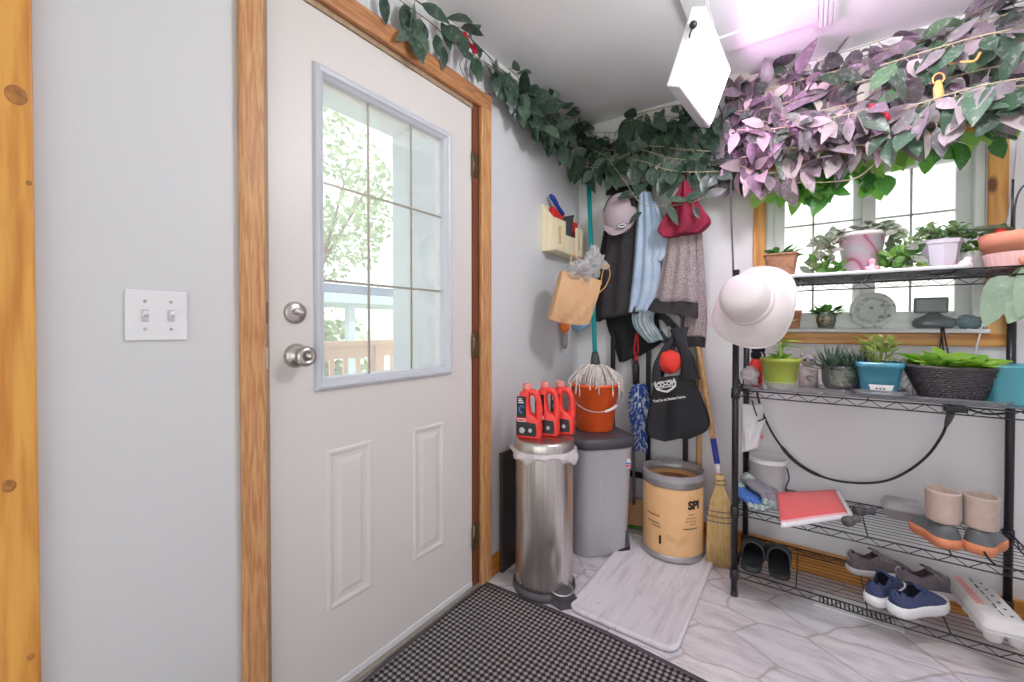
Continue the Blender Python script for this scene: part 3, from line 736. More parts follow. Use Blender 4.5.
g = G(); garment(g, [((611, 196), (636, 196)), ((607, 225), (640, 222)), ((602, 270), (640, 268)), ((598, 318), (640, 314))], 2.252, n=2.6, amp=.012, d=.028); g.build('body', m_char, t)
g = G(); garment(g, [((604, 232), (612, 228)), ((598, 270), (608, 270)), ((595, 300), (607, 300)), ((594, 321), (609, 319))], 2.252, n=2, amp=.006, d=.025); g.build('sleeve', m_blk, t)
g = G(); garment(g, [((633, 198), (643, 198)), ((634, 230), (646, 230)), ((632, 262), (642, 262)), ((630, 290), (636, 290))], 2.245, n=2, amp=.006, d=.02); g.build('sleeve', m_blk, t)
cloth('dress', 'black garment whose slanting hem shows below the jacket and denim shirt', 'clothing', m_blk2, [((612, 205), (648, 205)), ((604, 270), (655, 270)), ((606, 320), (665, 322)), ((614, 345), (664, 340)), ((619, 362), (640, 356))], 2.31, n=3, amp=.008, d=.016)
t = thing('denim_shirt', 'pale washed denim shirt hanging between jacket and grey sweater', 'shirt', (.40, 2.23, 1.2))
g = G(); garment(g, [((639, 192), (651, 192)), ((637, 215), (656, 212)), ((634, 255), (660, 250)), ((630, 290), (660, 288)), ((628, 311), (650, 313))], 2.235, n=3, amp=.009, d=.020, ph=.7); g.build('body', m_den, t)
g = G(); garment(g, [((633, 305), (656, 306)), ((632, 320), (654, 322)), ((637, 331), (660, 332)), ((648, 342), (664, 341))], 2.25, n=6, amp=.012, d=.014); g.build('shirt_tail', m_den2, t)
g = G(); garment(g, [((651, 200), (656, 202)), ((655, 225), (664, 225)), ((657, 245), (668, 248)), ((652, 262), (662, 262))], 2.23, n=2, amp=.004, d=.014); g.build('sleeve', m_den, t)
t = thing('sweater', 'grey heather sweater with dark cuffs hanging below the burgundy hat', 'sweater', (.57, 2.25, 1.0))
g = G(); garment(g, [((672, 215), (694, 213)), ((663, 262), (696, 258)), ((655, 300), (698, 304))], 2.225, n=3, amp=.009, d=.026); s1 = g.build('sleeve', m_heath, t)
g = G(); garment(g, [((655, 298), (698, 303)), ((649, 307), (698, 316)), ((648, 310), (697, 319))], 2.224, n=3, amp=.008, d=.029); s2 = g.build('dark_cuff', m_char, s1)
g = G(); garment(g, [((688, 215), (701, 215)), ((690, 260), (704, 262)), ((686, 310), (707, 314)), ((683, 335), (706, 338))], 2.275, n=2, amp=.006, d=.024); s1 = g.build('body', m_heath, t)
g = G(); garment(g, [((683, 334), (706, 337)), ((682, 345), (705, 348))], 2.275, n=2, amp=.005, d=.027); g.build('dark_cuff', m_char, s1)
m_sc = NT('plaid_scarf'); m_sc.set(Roughness=.9)
wv = m_sc.new('ShaderNodeTexWave', bands_direction='DIAGONAL'); wv.inputs['Scale'].default_value = 5.5; wv.inputs['Distortion'].default_value = 2.; m_sc.link(m_sc.co(), wv.inputs['Vector'])
m_sc.color(m_sc.ramp(wv.outputs['Fac'], [(.45, (58, 58, 64)), (.55, (170, 168, 170))]))
cloth('scarf', 'grey and black patterned scarf hanging between sweater sleeve and tote bag', 'scarf', m_sc.m, [((662, 300), (680, 300)), ((659, 318), (681, 320)), ((661, 334), (682, 338)), ((664, 344), (678, 346))], 2.275, n=3, amp=.008, d=.012, ph=1.)
# burgundy sun hat hung by its peak
t = thing('bucket_hat', 'burgundy cloth hat hanging by its peak above the grey sweater', 'hat', on(685, 235, 'y', 2.19))
g = G(); garment(g, [((683, 182), (688, 182)), ((677, 195), (694, 193)), ((668, 213), (702, 207)), ((659, 230), (711, 222)), ((664, 237), (700, 234))], 2.185, n=2, amp=.020, d=.045, ph=.4); g.build('cloth_crown', m_burg, t)
G().tube(spl([on(685, 184, 'y', 2.185), on(684, 177, 'y', 2.2), on(686, 172, 'y', 2.22), on(688, 176, 'y', 2.245)], 5), .003, 6).build('hanging_loop', mat('strap_red', (200, 44, 50), .7), t)
# cap
CC = on(620, 214, 'y', 2.192)
m_capm = mat('mauve_cap_cotton', (186, 168, 176), .9, bump=.15, bs=220)
cp = thing('baseball_cap', 'pale mauve grey baseball cap hanging on the rack over the charcoal jacket', 'cap', CC)
MC = frame((.12, -1, .12))
g = G()
R = []
for i in range(13):
    a = PI/2*i/12; ring = []
    for j in range(40):
        b = 2*PI*j/40; p = V((.088*math.cos(a)*math.cos(b), .112*math.cos(a)*math.sin(b), .085*math.sin(a)))
        ring.append(CC+MC @ p)
    R.append(ring)
g.loft(R, cap0=False); g.build('crown', m_capm, cp)
g = G()
for sx in (-1, 1): G().sheet(lambda u, v: CC+MC @ V((sx*(.089*math.cos(.62*u))*math.cos(.15+v*.95), .114*math.cos(.62*u)*math.sin(.15+v*.95), .003+.085*math.sin(.62*u)*1.03)), 6, 12).build('mesh_side', m_blk, cp)
def brim(u, v):
    x = (u-.5)*2; return CC+MC @ V((x*(.089-.010*v), -.048-.046*(1-x*x)-.052*v*math.sqrt(max(0, 1-.96*x*x)), .030+.058*(1-x*x)*(.4+.6*v)))
G().sheet(brim, 20, 8, .003).build('brim', m_capm, cp)
em = CC+MC @ V((.036, -.098, .088))
g = G(); ev = [(.024*math.cos(2*PI*q/24), .013*math.sin(2*PI*q/24)) for q in range(24)]
g.prism(ev, em, MC @ V((1, 0, 0)), MC @ V((0, 1, 0)), (MC @ V((0, 0, 1)))*.002); eo = g.build('oval_emblem', mat('label_white', (230, 226, 228), .4), cp)
G().tube([em+MC @ V((.024*math.cos(2*PI*q/24), .013*math.sin(2*PI*q/24), .002)) for q in range(24)], .0016, 5, True).tube([em+MC @ V((-.014, 0, .0025)), em+MC @ V((.014, 0, .0025))], .003, 5).build('emblem_outline', m_blk, eo)

# ---- black tote with printed badge
TY = 2.185
tb = thing('tote_bag', 'black reusable tote bag with a white owl-shaped badge hanging on the rack', 'tote bag', on(678, 436, 'y', TY))
m_tote = mat('black_nonwoven', (44, 44, 49), .75, bump=.3, bs=60)
g = G(); garment(g, [((655, 378), (692, 374)), ((652, 392), (697, 386)), ((648, 414), (705, 405)), ((646, 428), (710, 421)), ((650, 435), (706, 431)), ((664, 439), (690, 438))], TY, n=2.2, amp=.011, d=.038, ph=.5); g.build('bag_body', m_tote, tb)
def strap(pts, w, y):
    c = spl([on(a, b, 'y', yy) for a, b, yy in pts], 6)
    def fn(u, v):
        i = u*(len(c)-1); k = min(int(i), len(c)-2); p = c[k].lerp(c[k+1], i-k); tn = (c[k+1]-c[k]).normalized()
        sd = tn.cross(V((0, 1, 0))).normalized(); ww = w*(1-.45*math.sin(PI*u)); return p+sd*ww*(v-.5)+V((0, -.006*math.sin(v*PI), 0))
    return G().sheet(fn, 30, 4, .002)
strap([(657, 383, TY-.03), (657, 366, TY-.022), (664, 350, TY+.01), (674, 338, TY+.03), (680, 328, TY+.04)], .055, 0).build('handle', m_tote, tb)
strap([(690, 380, TY-.035), (688, 362, TY-.03), (684, 350, TY-.01), (680, 338, TY+.02), (679, 328, TY+.035)], .098, 0).build('handle', m_tote, tb)
strap([(660, 378, TY+.04), (668, 356, TY+.035), (676, 342, TY+.03), (680, 330, TY+.04)], .035, 0).build('handle', m_tote, tb)
bu = (on(680, 392, 'y', TY)-on(655, 396, 'y', TY)).normalized(); bw = V((0, 0, 1)); bw = (bw-bu*bw.dot(bu)).normalized()
bc = on(665.5, 385.5, 'y', TY-.056); m_wprint = mat('white_print', (236, 236, 238), .6)
ol = [(-.048, .030), (-.040, .020), (-.02, .024), (0, .021), (.02, .024), (.040, .020), (.048, .030), (.054, .008), (.049, -.012), (.026, -.026), (0, -.036), (-.026, -.026), (-.049, -.012), (-.054, .008)]
g = G(); g.prism(ol, bc, bu, bw, bu.cross(bw)*-.001); bo = g.build('badge', m_wprint, tb)
g = G(); g.prism([(x*.86, y*.80) for x, y in ol], bc+bu.cross(bw)*.0004, bu, bw, bu.cross(bw)*.001)
g.build('badge_field', mat('black_nonwoven_print', (36, 36, 40), .7), bo)
g = G(); g.prism([(-.050, -.006), (.050, -.006), (.046, -.015), (.024, -.026), (0, -.034), (-.024, -.026), (-.046, -.015)], bc+bu.cross(bw)*.0008, bu, bw, bu.cross(bw)*.001); g.build('badge_chin', m_wprint, bo)
g = G(); g.prism([(-.034, -.010), (.034, -.010), (.022, -.018), (0, -.025), (-.022, -.018)], bc+bu.cross(bw)*.0014, bu, bw, bu.cross(bw)*.001); g.build('badge_field', mat('black_nonwoven_print', (36, 36, 40), .7), bo)
text('CO-OP', .028, 'lettering', m_wprint, bo, bc+bw*.006+bu.cross(bw)*.0022, bu, bw, .0005, bold=.0011)
text("You're at home here.", .0185, 'slogan', m_wprint, tb, on(669, 399, 'y', TY-.058), bu, bw, .0005, bold=.0006)
g = G(); c = on(670, 362, 'y', TY-.005)
R = []
for i in range(11):
    a = -PI/2+PI*i/10; ring = []
    for j in range(28):
        b = 2*PI*j/28; r = .060*(1+.10*math.sin(3*b+a*2)+.06*math.sin(5*a+b)); ring.append(c+V((r*1.05*math.cos(a)*math.cos(b), .55*r*math.cos(a)*math.sin(b), r*.9*math.sin(a))))
    R.append(ring)
g.loft(R); tag(g.build('knit_hat', mat('bright_red_cloth', (238, 66, 56), .85, bump=.3, bs=160)), 'bright red cloth bundle peeking out of the black tote bag', 'clothing')

# ================================================================== LEFT WALL POCKET
m_maple = wood('pale_maple', (250, 235, 204), (246, 226, 188), 'z', .45, False, 1.4, .1)
hd = thing('wall_organizer', 'pale wooden wall pocket with slotted fronts on the wall right of the door', 'wall organizer', (.04, 2.09, 1.515))
Y0, Y1, XD = 1.915, 2.25, .072
G().box(.0006, .010, Y0, Y1, 1.515, 1.765, .002).build('back_board', m_maple, hd)
for y in (Y0, Y1-.010): G().prism([(.0105, 1.517), (XD, 1.517), (XD, 1.685), (.0105, 1.762)], (0, y, 0), (1, 0, 0), (0, 0, 1), (0, .010, 0)).build('side_board', m_maple, hd)
G().box(.0105, XD, Y0+.0105, Y1-.0105, 1.515, 1.525, .001).build('bottom_board', m_maple, hd)
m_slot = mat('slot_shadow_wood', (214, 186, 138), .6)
for y0, y1, zt in ((Y0, 2.035, 1.685), (2.16, Y1, 1.675)):
    g = G(); yc = (y0+y1)/2
    g.box(XD+.0004, XD+.009, y0, yc-.016, 1.517, zt, .001).box(XD+.0004, XD+.009, yc+.016, y1, 1.517, zt, .001).box(XD+.0004, XD+.009, yc-.016, yc+.016, 1.517, 1.555, .001).box(XD+.0004, XD+.009, yc-.016, yc+.016, zt-.035, zt, .001)
    g.build('slotted_front', m_maple, hd)
    G().box(XD-.006, XD-.0005, y0+.012, y1-.012, 1.527, zt-.01).build('slot_back', m_slot, hd)
G().box(XD+.0004, XD+.006, 2.036, 2.159, 1.517, 1.615, .001).build('low_front', m_maple, hd)
# contents
m_bblue = mat('royal_blue_plastic', (34, 60, 160), .4); m_rk = mat('red_bristle', (212, 40, 44), .7); m_gk = mat('dark_grey_cloth', (70, 70, 76), .8)
a = thing('hand_brush', 'blue handled brush with red head lying in the wooden wall pocket', 'brush', (.045, 2.0, 1.6))
G().tube(spl([(.030, 1.955, 1.815), (.036, 1.98, 1.80), (.042, 2.02, 1.765), (.046, 2.07, 1.735)], 5), [.010]*3+[.014]*6+[.011]*7, 10).build('handle', m_bblue, a)
G().box(-.016, .016, -.055, .055, -.03, .03, .006, Matrix.Translation((.046, 1.985, 1.705)) @ Matrix.Rotation(-.35, 4, 'X')).build('head', m_rk, a)
g = G(); c = V((.045, 2.125, 1.70)); R = []
for i in range(9):
    z = -.16+.20*i/8; w_ = .055+.02*math.sin(i*.9); R.append([c+V((.018*math.sin(b)*(1+.2*math.sin(3*b)), w_*math.cos(b), z+(.02*math.cos(b) if i > 6 else 0))) for b in [2*PI*q/28 for q in range(28)]])
g.loft(R); tag(g.build('work_glove', m_gk), 'dark grey glove tucked upright in the wooden wall pocket', 'glove')
a = thing('scraper', 'red plastic scraper at the right end of the wooden wall pocket', 'scraper', (.045, 2.20, 1.62))
G().box(.034, .056, 2.185, 2.235, 1.58, 1.72, .008).build('blade_holder', m_rk, a); G().box(.040, .050, 2.19, 2.23, 1.535, 1.581, .002).build('blade', m_gk, a)

# ---- kraft paper bag of plastic bags hanging below the pocket
ZB = 2.02
b3 = [at(561, 271, ZB), at(600, 281, ZB+.05), at(586, 324, ZB+.05), at(548, 319, ZB)]     # TL TR BR BL
pbu = (b3[1]-b3[0]+b3[2]-b3[3]).normalized(); pbn = (b3[1]-b3[0]).cross(b3[3]-b3[0]).normalized()
if pbn.dot(CAM-b3[0]) < 0: pbn = -pbn
m_paper = mat('kraft_paper', (214, 172, 130), .7, col2=(200, 156, 114), vs=7, bump=.25, bs=24)
pb = thing('paper_bag', 'brown paper carrier bag stuffed with plastic bags, hanging below the wooden wall pocket', 'paper bag', (b3[2]+b3[3])/2)
g = G(); R = []
for i in range(11):
    v = i/10; l = b3[0].lerp(b3[3], v); r = b3[1].lerp(b3[2], v); dpt = .030+.022*math.sin(v*PI*.8)
    sag = V((0, 0, -.012*v))
    ring = []
    for q in range(9): u = q/8; ring.append(l.lerp(r, u)+pbn*(dpt*(1-.25*abs(2*u-1)**3)+.003*math.sin(u*17+v*11))+sag*math.sin(PI*u))
    for q in range(8, -1, -1): u = q/8; ring.append(l.lerp(r, u)-pbn*(.030*(1-.25*abs(2*u-1)**3))+sag*math.sin(PI*u))
    R.append(ring)
g.loft(R, cap0=False, smooth=False); g.build('bag_body', m_paper, pb)
hc = b3[1]+pbn*.02
G().tube(spl([b3[1].lerp(b3[2], .28)+pbn*.03, hc+pbu*.022+V((0, 0, -.02)), hc+pbu*.045+V((0, 0, .045)), hc+pbu*.02+V((0, 0, .085)), hc+V((0, 0, .02)), b3[1].lerp(b3[2], .1)+pbn*.03], 6), .0028, 6).build('paper_handle', mat('paper_twine', (214, 158, 92), .7), pb)
G().tube(spl([b3[0].lerp(b3[1], .2)+V((0, 0, -.02)), at(571, 258, ZB), at(573, 254, ZB+.02), at(577, 258, ZB), b3[0].lerp(b3[1], .6)+V((0, 0, -.02))], 6), .0025, 6).build('paper_handle', mat('paper_twine', (214, 158, 92), .7), pb)
m_plas = clear('cloudy_film', (250, 250, 250), .14, .42, (252, 250, 252))
def crumple(c, r, seed, sc=(1, 1, 1), n=26, m=16, rough=.45):
    g = G(); R = []; c = V(c)
    for i in range(m+1):
        a = -PI/2+PI*i/m; ring = []
        for j in range(n):
            b = 2*PI*j/n; p = V((math.cos(a)*math.cos(b), math.cos(a)*math.sin(b), math.sin(a)))
            q = r*(1+rough*noise.noise(p*2.2+V((seed, 0, 0)))+rough*.6*noise.noise(p*5.+V((0, seed, 0)))); ring.append(c+V((p.x*q*sc[0], p.y*q*sc[1], p.z*q*sc[2])))
        R.append(ring)
    return g.loft(R)
cc = (b3[0]+b3[1])/2
g = crumple(cc+V((0, 0, .015))-pbu*.012, .062, 3, (1.0, 1.0, .8), 22, 14, .8); g.sm = [False]*len(g.sm); tag(g.build('plastic_bag', m_plas), 'crumpled white plastic bag in the left of the paper bag', 'plastic bag')
g = crumple(at(594, 262, ZB+.06), .05, 9, (.9, .9, 1.25), 22, 14, .8); g.sm = [False]*len(g.sm); tag(g.build('plastic_bag', m_plas), 'clear plastic bag sticking up at the right of the paper bag', 'plastic bag')
# things hanging behind the bag
o = on(565, 330, 'x', .035)
t = thing('feather_duster', 'grey handled tool with an orange head hanging behind the paper bag', 'duster', o)
G().tube([(.001, o.y, o.z+.055), (.028, o.y, o.z+.055), (.034, o.y, o.z+.066)], .003, 6).build('hanging_hook', m_nickel, t)
G().ball(o+V((0, 0, .02)), .042, 14, 10, (.5, 1, .9)).build('orange_head', mat('orange_fluff', (236, 120, 50), .9, bump=.5, bs=90), t)
G().tube([o+V((0, 0, .0)), o+V((0, 0, -.075)), o+V((0, 0, -.105))], [.013, .016, .010], 10).build('grey_handle', mat('mid_grey_plastic', (140, 138, 142), .5), t)
cloth('dust_cloth', 'pale blue cloth hanging behind the paper bag', 'cloth', mat('sky_blue_cloth', (140, 182, 216), .9, bump=.2, bs=120), [((572, 305), (588, 303)), ((573, 322), (590, 320)), ((576, 331), (588, 328))], 2.26, n=2, amp=.006, d=.010)

# ================================================================== WIRE SHELF UNIT
SX0, SX1, SY0, SY1 = .912, 1.762, 1.957, 2.312
TZ = (.112, .372, .862, 1.309)
m_wire = mat('black_wire', (52, 52, 56), .3, .5)
su = thing('wire_shelf', 'black four-tier wire shelf unit standing in front of the window', 'shelf unit', ((SX0+SX1)/2, (SY0+SY1)/2, 0))
for x in (SX0, SX1):
    for y in (SY0, SY1):
        g = G().tube([(x, y, .02), (x, y, 1.345)], .0125, 14)
        for k in range(52): g.lathe([(.0128, 0), (.0128, .0016)], (x, y, .035+k*.0254), 14, False, False)
        po = g.build('post', m_wire, su)
        G().lathe([(0, 0.0005), (.014, .0005), (.015, .004), (.012, .02), (0, .02)], (x, y, 0), 14).build('levelling_foot', m_black, po)
        G().lathe([(0, 1.345), (.0135, 1.345), (.0125, 1.352), (0, 1.353)], (x, y, 0), 14).build('end_cap', m_black, po)
def zig(g, a, b, z0, z1, n, r):
    a = V(a); b = V(b); pts = []
    for k in range(2*n+1):
        p = a.lerp(b, k/(2*n)); pts.append(V((p.x, p.y, z1 if k % 2 == 0 else z0)))
    g.tube(pts, r, 5)
for z in TZ:
    g = G(); zt = z-.005; zb = z-.030
    cs = [(SX0, SY0), (SX1, SY0), (SX1, SY1), (SX0, SY1)]
    for (xa, ya), (xb, yb) in zip(cs, cs[1:]+cs[:1]):
        g.tube([(xa, ya, zt), (xb, yb, zt)], .003, 6); g.tube([(xa, ya, zb), (xb, yb, zb)], .0024, 6)
        zig(g, (xa, ya, 0), (xb, yb, 0), zb, zt, 12 if abs(xa-xb) > .1 else 5, .0018)
    for k in range(1, 12):
        y = SY0+(SY1-SY0)*k/12; g.tube([(SX0, y, z-.0016), (SX1, y, z-.0016)], .0012, 5)
    for k in range(1, 4):
        x = SX0+(SX1-SX0)*k/4; g.tube([(x, SY0, z-.0075), (x, SY1, z-.0075)], .0024, 6)
    to = g.build('wire_tier', m_wire, su)
    for x, y in cs: G().lathe([(.013, 0), (.0175, 0), (.0155, .042), (.013, .042)], (x, y, z-.04), 14, False, False).build('corner_sleeve', m_black, to)

# ------------------------------------------------------------------ plant helpers
m_soil = mat('potting_soil', (62, 46, 40), .95, col2=(40, 30, 26), vs=60, bump=.6, bs=90)
m_terra = mat('terracotta', (224, 136, 104), .8, col2=(240, 176, 152), vs=6, bump=.1, bs=90)
lf_green = leafmat('fresh_leaf', [(96, 150, 62), (120, 172, 72), (74, 124, 56), (142, 186, 96)], .4, .35, .15, (196, 220, 160))
lf_lime = leafmat('lime_leaf', [(156, 204, 70), (132, 190, 58), (176, 216, 98), (120, 176, 60)], .4, .4, .2, (216, 236, 160))
lf_dark = leafmat('spiky_leaf', [(74, 104, 84), (92, 120, 98), (60, 88, 72)], .4, .1, .6, (190, 206, 190))
lf_grey = leafmat('silver_leaf', [(140, 152, 134), (120, 138, 110), (166, 168, 156), (110, 132, 96)], .4, .3, .5, (214, 210, 206))
lf_var = leafmat('ivy_leaf', [(98, 138, 80), (124, 160, 100), (150, 176, 128), (84, 122, 74)], .45, .35, .5, (222, 230, 206))
m_stem = mat('green_stem', (138, 160, 92), .5)
def bush(g, c, rad, n, L, W, up=.6, sc=(1, 1, 1), jit=.5, curl=.3, pos=.5, fold=.15):
    c = V(c)
    for k in range(n):
        a = rnd(0, 2*PI); e = rnd(-.15, 1); q = V((math.cos(a)*sc[0], math.sin(a)*sc[1], 0))
        d = (q*rnd(.5, 1.1)+V((0, 0, up*rnd(.2, 1.3)))).normalized()
        b = c+V((q.x*rad*pos*rnd(.1, 1), q.y*rad*pos*rnd(.1, 1), rad*sc[2]*rnd(0, .6)))
        nr = V((-d.x*d.z, -d.y*d.z, 1))+V((rnd(-jit, jit), rnd(-jit, jit), 0))
        leaf(g, b, d, nr, L*rnd(.7, 1.15), W*rnd(.75, 1.15), curl, fold)
def potlathe(g, c, rt, rb, h, rim=.012, n=40, lip=.004, sx=1, sy=1):
    return g.lathe([(0, 0), (rb, 0), (rt-lip, h-rim), (rt, h-rim), (rt+.001, h), (rt-.004, h), (rt-.007, h-rim*1.4), (rb*.9, .008), (0, .008)], c, n, sx=sx, sy=sy)
def soil(c, r, h, par, sx=1, sy=1): return G().lathe([(r, h-.002), (r*.5, h+.003), (0, h+.004)], c, 28, False, False, sx=sx, sy=sy).build('soil', m_soil, par)

# ------------------------------------------------------------------ top tier
zT = TZ[3]+.0005
m_wplas = mat('white_plastic', (232, 232, 234), .35)
g = G(); A = 1.07, 1.60, 2.02, 2.295
g.loft([[V((x, y, z)) for x, y in rrect(A[0]+i, A[1]-i, A[2]+i, A[3]-i, .03)] for i, z in ((.006, zT), (0, zT+.016), (.004, zT+.017), (.010, zT+.005))])
tag(g.build('plant_tray', m_wplas), 'shallow white tray on the top tier under the pink pot', 'tray')
zt = zT+.0055
# woven basket pot at left end
c = on(781, 277, 'y', 2.17); c.z = zT
t = thing('potted_succulent', 'small succulent in a square woven tan basket at the left end of the top tier', 'potted plant', c)
m_wick = mat('tan_wicker', (188, 140, 108), .8, col2=(150, 104, 78), vs=40, bump=.4, bs=120)
g = G(); R = []
for i in range(22):
    v = i/21; hx = .044+.015*v; hy = .04+.012*v; ring = []
    for q, (x, y) in enumerate(rrect(-hx, hx, -hy, hy, .012, 3)):
        k = 1+.03*math.sin(i*PI/1.5+q*1.9); ring.append(c+V((x*k, y*k, .118*v)))
    R.append(ring)
R += [[c+V((x, y, .118)) for x, y in rrect(-.052, .052, -.045, .045, .012, 3)], [c+V((x, y, .092)) for x, y in rrect(-.05, .05, -.043, .043, .012, 3)]]
g.loft(R); g.build('woven_pot', m_wick, t)
G().tube([c+V((x, y, .116)) for x, y in rrect(-.059, .059, -.052, .052, .012, 4)], .005, 6, True).build('braided_rim', m_wick, t)
g = G(); bush(g, c+V((-.008, 0, .10)), .05, 34, .05, .024, .9, pos=.9); g.build('foliage', leafmat('jade_leaf', [(78, 140, 70), (100, 160, 84), (58, 116, 60)], .3, .2, .1), t)
# pink swirled pot with trailing silver hoya
c = on(861, 264, 'y', 2.17); c.z = zt
t = thing('potted_hoya', 'trailing silver leaved plant in the pink and white swirled pot on the top tier', 'potted plant', c)
ps = NT('pink_swirl_glaze'); ps.set(Roughness=.3)
wv = ps.new('ShaderNodeTexWave', bands_direction='DIAGONAL'); wv.inputs['Scale'].default_value = 5.; wv.inputs['Distortion'].default_value = 5.; wv.inputs['Detail'].default_value = 1.; ps.link(ps.co((1, 1, 1.6)), wv.inputs['Vector'])
ps.color(ps.ramp(wv.outputs['Fac'], [(.0, (206, 120, 146)), (.06, (226, 196, 210)), (.6, (234, 212, 222)), (.8, (214, 214, 224)), (1., (226, 224, 224))]))
g = G(); potlathe(g, c, .076, .054, .168, .016, 44); g.build('pot', ps.m, t)
g = G().lathe([(.072, .154), (.080, .156), (.082, .164), (.079, .170), (.072, .169)], c, 44, False, False); g.build('beaded_rim', mat('cream_glaze', (232, 226, 220), .4, bump=.5, bs=200), t)
soil(c, .070, .154, t)
g = G(); bush(g, c+V((.02, 0, .155)), .07, 22, .05, .024, .6, pos=.8); 
gs = G()
for k in range(15):
    a = (rnd(PI*.72, 1.2*PI) if k < 9 else rnd(-.25*PI, .2*PI)); e = V((math.cos(a), .8*math.sin(a), 0)); r0 = rnd(.09, .15); dz = rnd(.06, .125)
    st = spl([c+V((0, 0, .158))+e*.04, c+V((0, 0, .182))+e*.08, c+V((0, 0, .14))+e*r0, c+V((0, 0, max(.012, .150-dz*1.2)))+e*(r0+.035)], 5); gs.tube(st, .0016, 5)
    for i in range(4, len(st), 2):
        leaf(g, st[i], V((rnd(-1, 1), rnd(-1, .2), rnd(-.6, .4))), V((rnd(-.4, .4), -1, rnd(0, .8))), rnd(.035, .052), rnd(.024, .034), .2, .12)
gs.build('stem', m_stem, t); g.build('foliage', lf_grey, t)
g = G()
for sx, n in ((-1, 18), (1, 46)):
    for k in range(n):
        p = c+V((sx*rnd(.06, .15), rnd(-.07, .02), rnd(.008, .075))); leaf(g, p, V((rnd(-1, 1), rnd(-1, .3), rnd(-.2, .9))), V((rnd(-.4, .4), -1, .6)), rnd(.03, .05), rnd(.02, .034), .15, .1)
g.build('green_trailing_foliage', lf_green, t)
# little pink figure and pink-white bird
c2 = on(872, 264, 'y', 2.105); c2.z = zt
g = G().lathe([(0, 0), (.020, 0), (.022, .006), (.016, .02), (.013, .032), (.009, .038), (.012, .044), (.013, .052), (.009, .060), (0, .063)], c2, 20); 
for sx in (-1, 1): g.ball(c2+V((sx*.014, -.006, .024)), .009, 10, 8)
tag(g.build('ornament', mat('pink_porcelain', (240, 196, 204), .3, col2=(226, 150, 166), vs=40)), 'tiny pale pink figurine in front of the pink swirled pot', 'ornament')
c2 = on(962, 265, 'y', 2.10); c2.z = zT
t = thing('ornament', 'small pink and white bird ornament between lilac pot and terracotta pot', 'ornament', c2)
G().ball(c2+V((.008, 0, .020)), .020, 16, 10, (1, .8, 1)).ball(c2+V((.014, 0, .038)), .012, 12, 8).build('body', mat('white_porcelain', (240, 228, 228), .3), t)
G().ball(c2+V((-.018, -.003, .014)), .0138, 14, 8, (1.3, .8, 1)).build('pink_wing', mat('hot_pink', (238, 66, 130), .35), t)
# lilac hexagonal pot with ivy
c = on(940, 266, 'y', 2.15); c.z = zT
t = thing('potted_ivy', 'small leaved ivy in a pale lilac faceted pot on the top tier', 'potted plant', c)
g = G(); g.lathe([(0, 0), (.040, 0), (.055, .104), (.059, .105), (.060, .120), (.055, .120), (.052, .106), (.036, .008), (0, .008)], c, 8); g.sm = [False]*len(g.sm); g.build('pot', mat('lilac_ceramic', (216, 210, 224), .4), t); soil(c, .052, .110, t)
g = G(); gs = G()
for k in range(26):
    a = rnd(0, 2*PI); e = V((math.cos(a), .8*math.sin(a), 0)); h_ = rnd(.02, .075); r_ = rnd(.03, .115)
    st = spl([c+V((0, 0, .110)), c+e*r_*.5+V((0, 0, .115+h_*.8)), c+e*r_+V((0, 0, .11+h_*rnd(-.4, .8)))], 5); gs.tube(st, .0011, 4)
    for i in range(3, len(st)): 
        for q in range(2): leaf(g, st[i]+V((rnd(-.008, .008), rnd(-.008, .008), rnd(-.008, .008))), V((rnd(-1, 1), rnd(-1, .5), rnd(-.3, .9))), V((rnd(-.5, .5), -.6, .8)), rnd(.014, .022), rnd(.012, .02), .15, .1)
gs.build('stem', m_stem, t); g.build('foliage', lf_var, t)
g = G(); leaf(g, c+V((-.075, -.07, .004)), (1, -.1, .35), (0, -1, .4), .055, .036, .2, .1); leaf(g, c+V((-.08, -.05, .02)), (-1, -.2, .1), (0, -1, .6), .05, .03, .3, .1); tag(g.build('fallen_leaf', leafmat('olive_leaf', [(132, 150, 84)], .4, .3, .2)), 'olive green loose leaves lying in front of the lilac pot', 'leaf')
# white ribbed pot
c = on(977, 265, 'y', 2.22); c.z = zT
t = thing('potted_plant', 'bright green seedling clump in a white ribbed pot beside the terracotta pot', 'potted plant', c)
g = G(); R = []
for z, r in ((0, .036), (.070, .050), (.075, .052), (.078, .050), (.07, .046), (.01, .034)):
    R.append([c+V((r*(1+.03*math.cos(20*b))*math.cos(b), r*(1+.03*math.cos(20*b))*math.sin(b), z)) for b in [2*PI*q/80 for q in range(80)]])
g.loft(R); g.build('pot', m_wplas, t); soil(c, .046, .065, t)
g = G(); bush(g, c+V((-.008, 0, .065)), .065, 70, .036, .024, .9, pos=1., sc=(1.25, 1, 1)); g.build('foliage', lf_green, t)
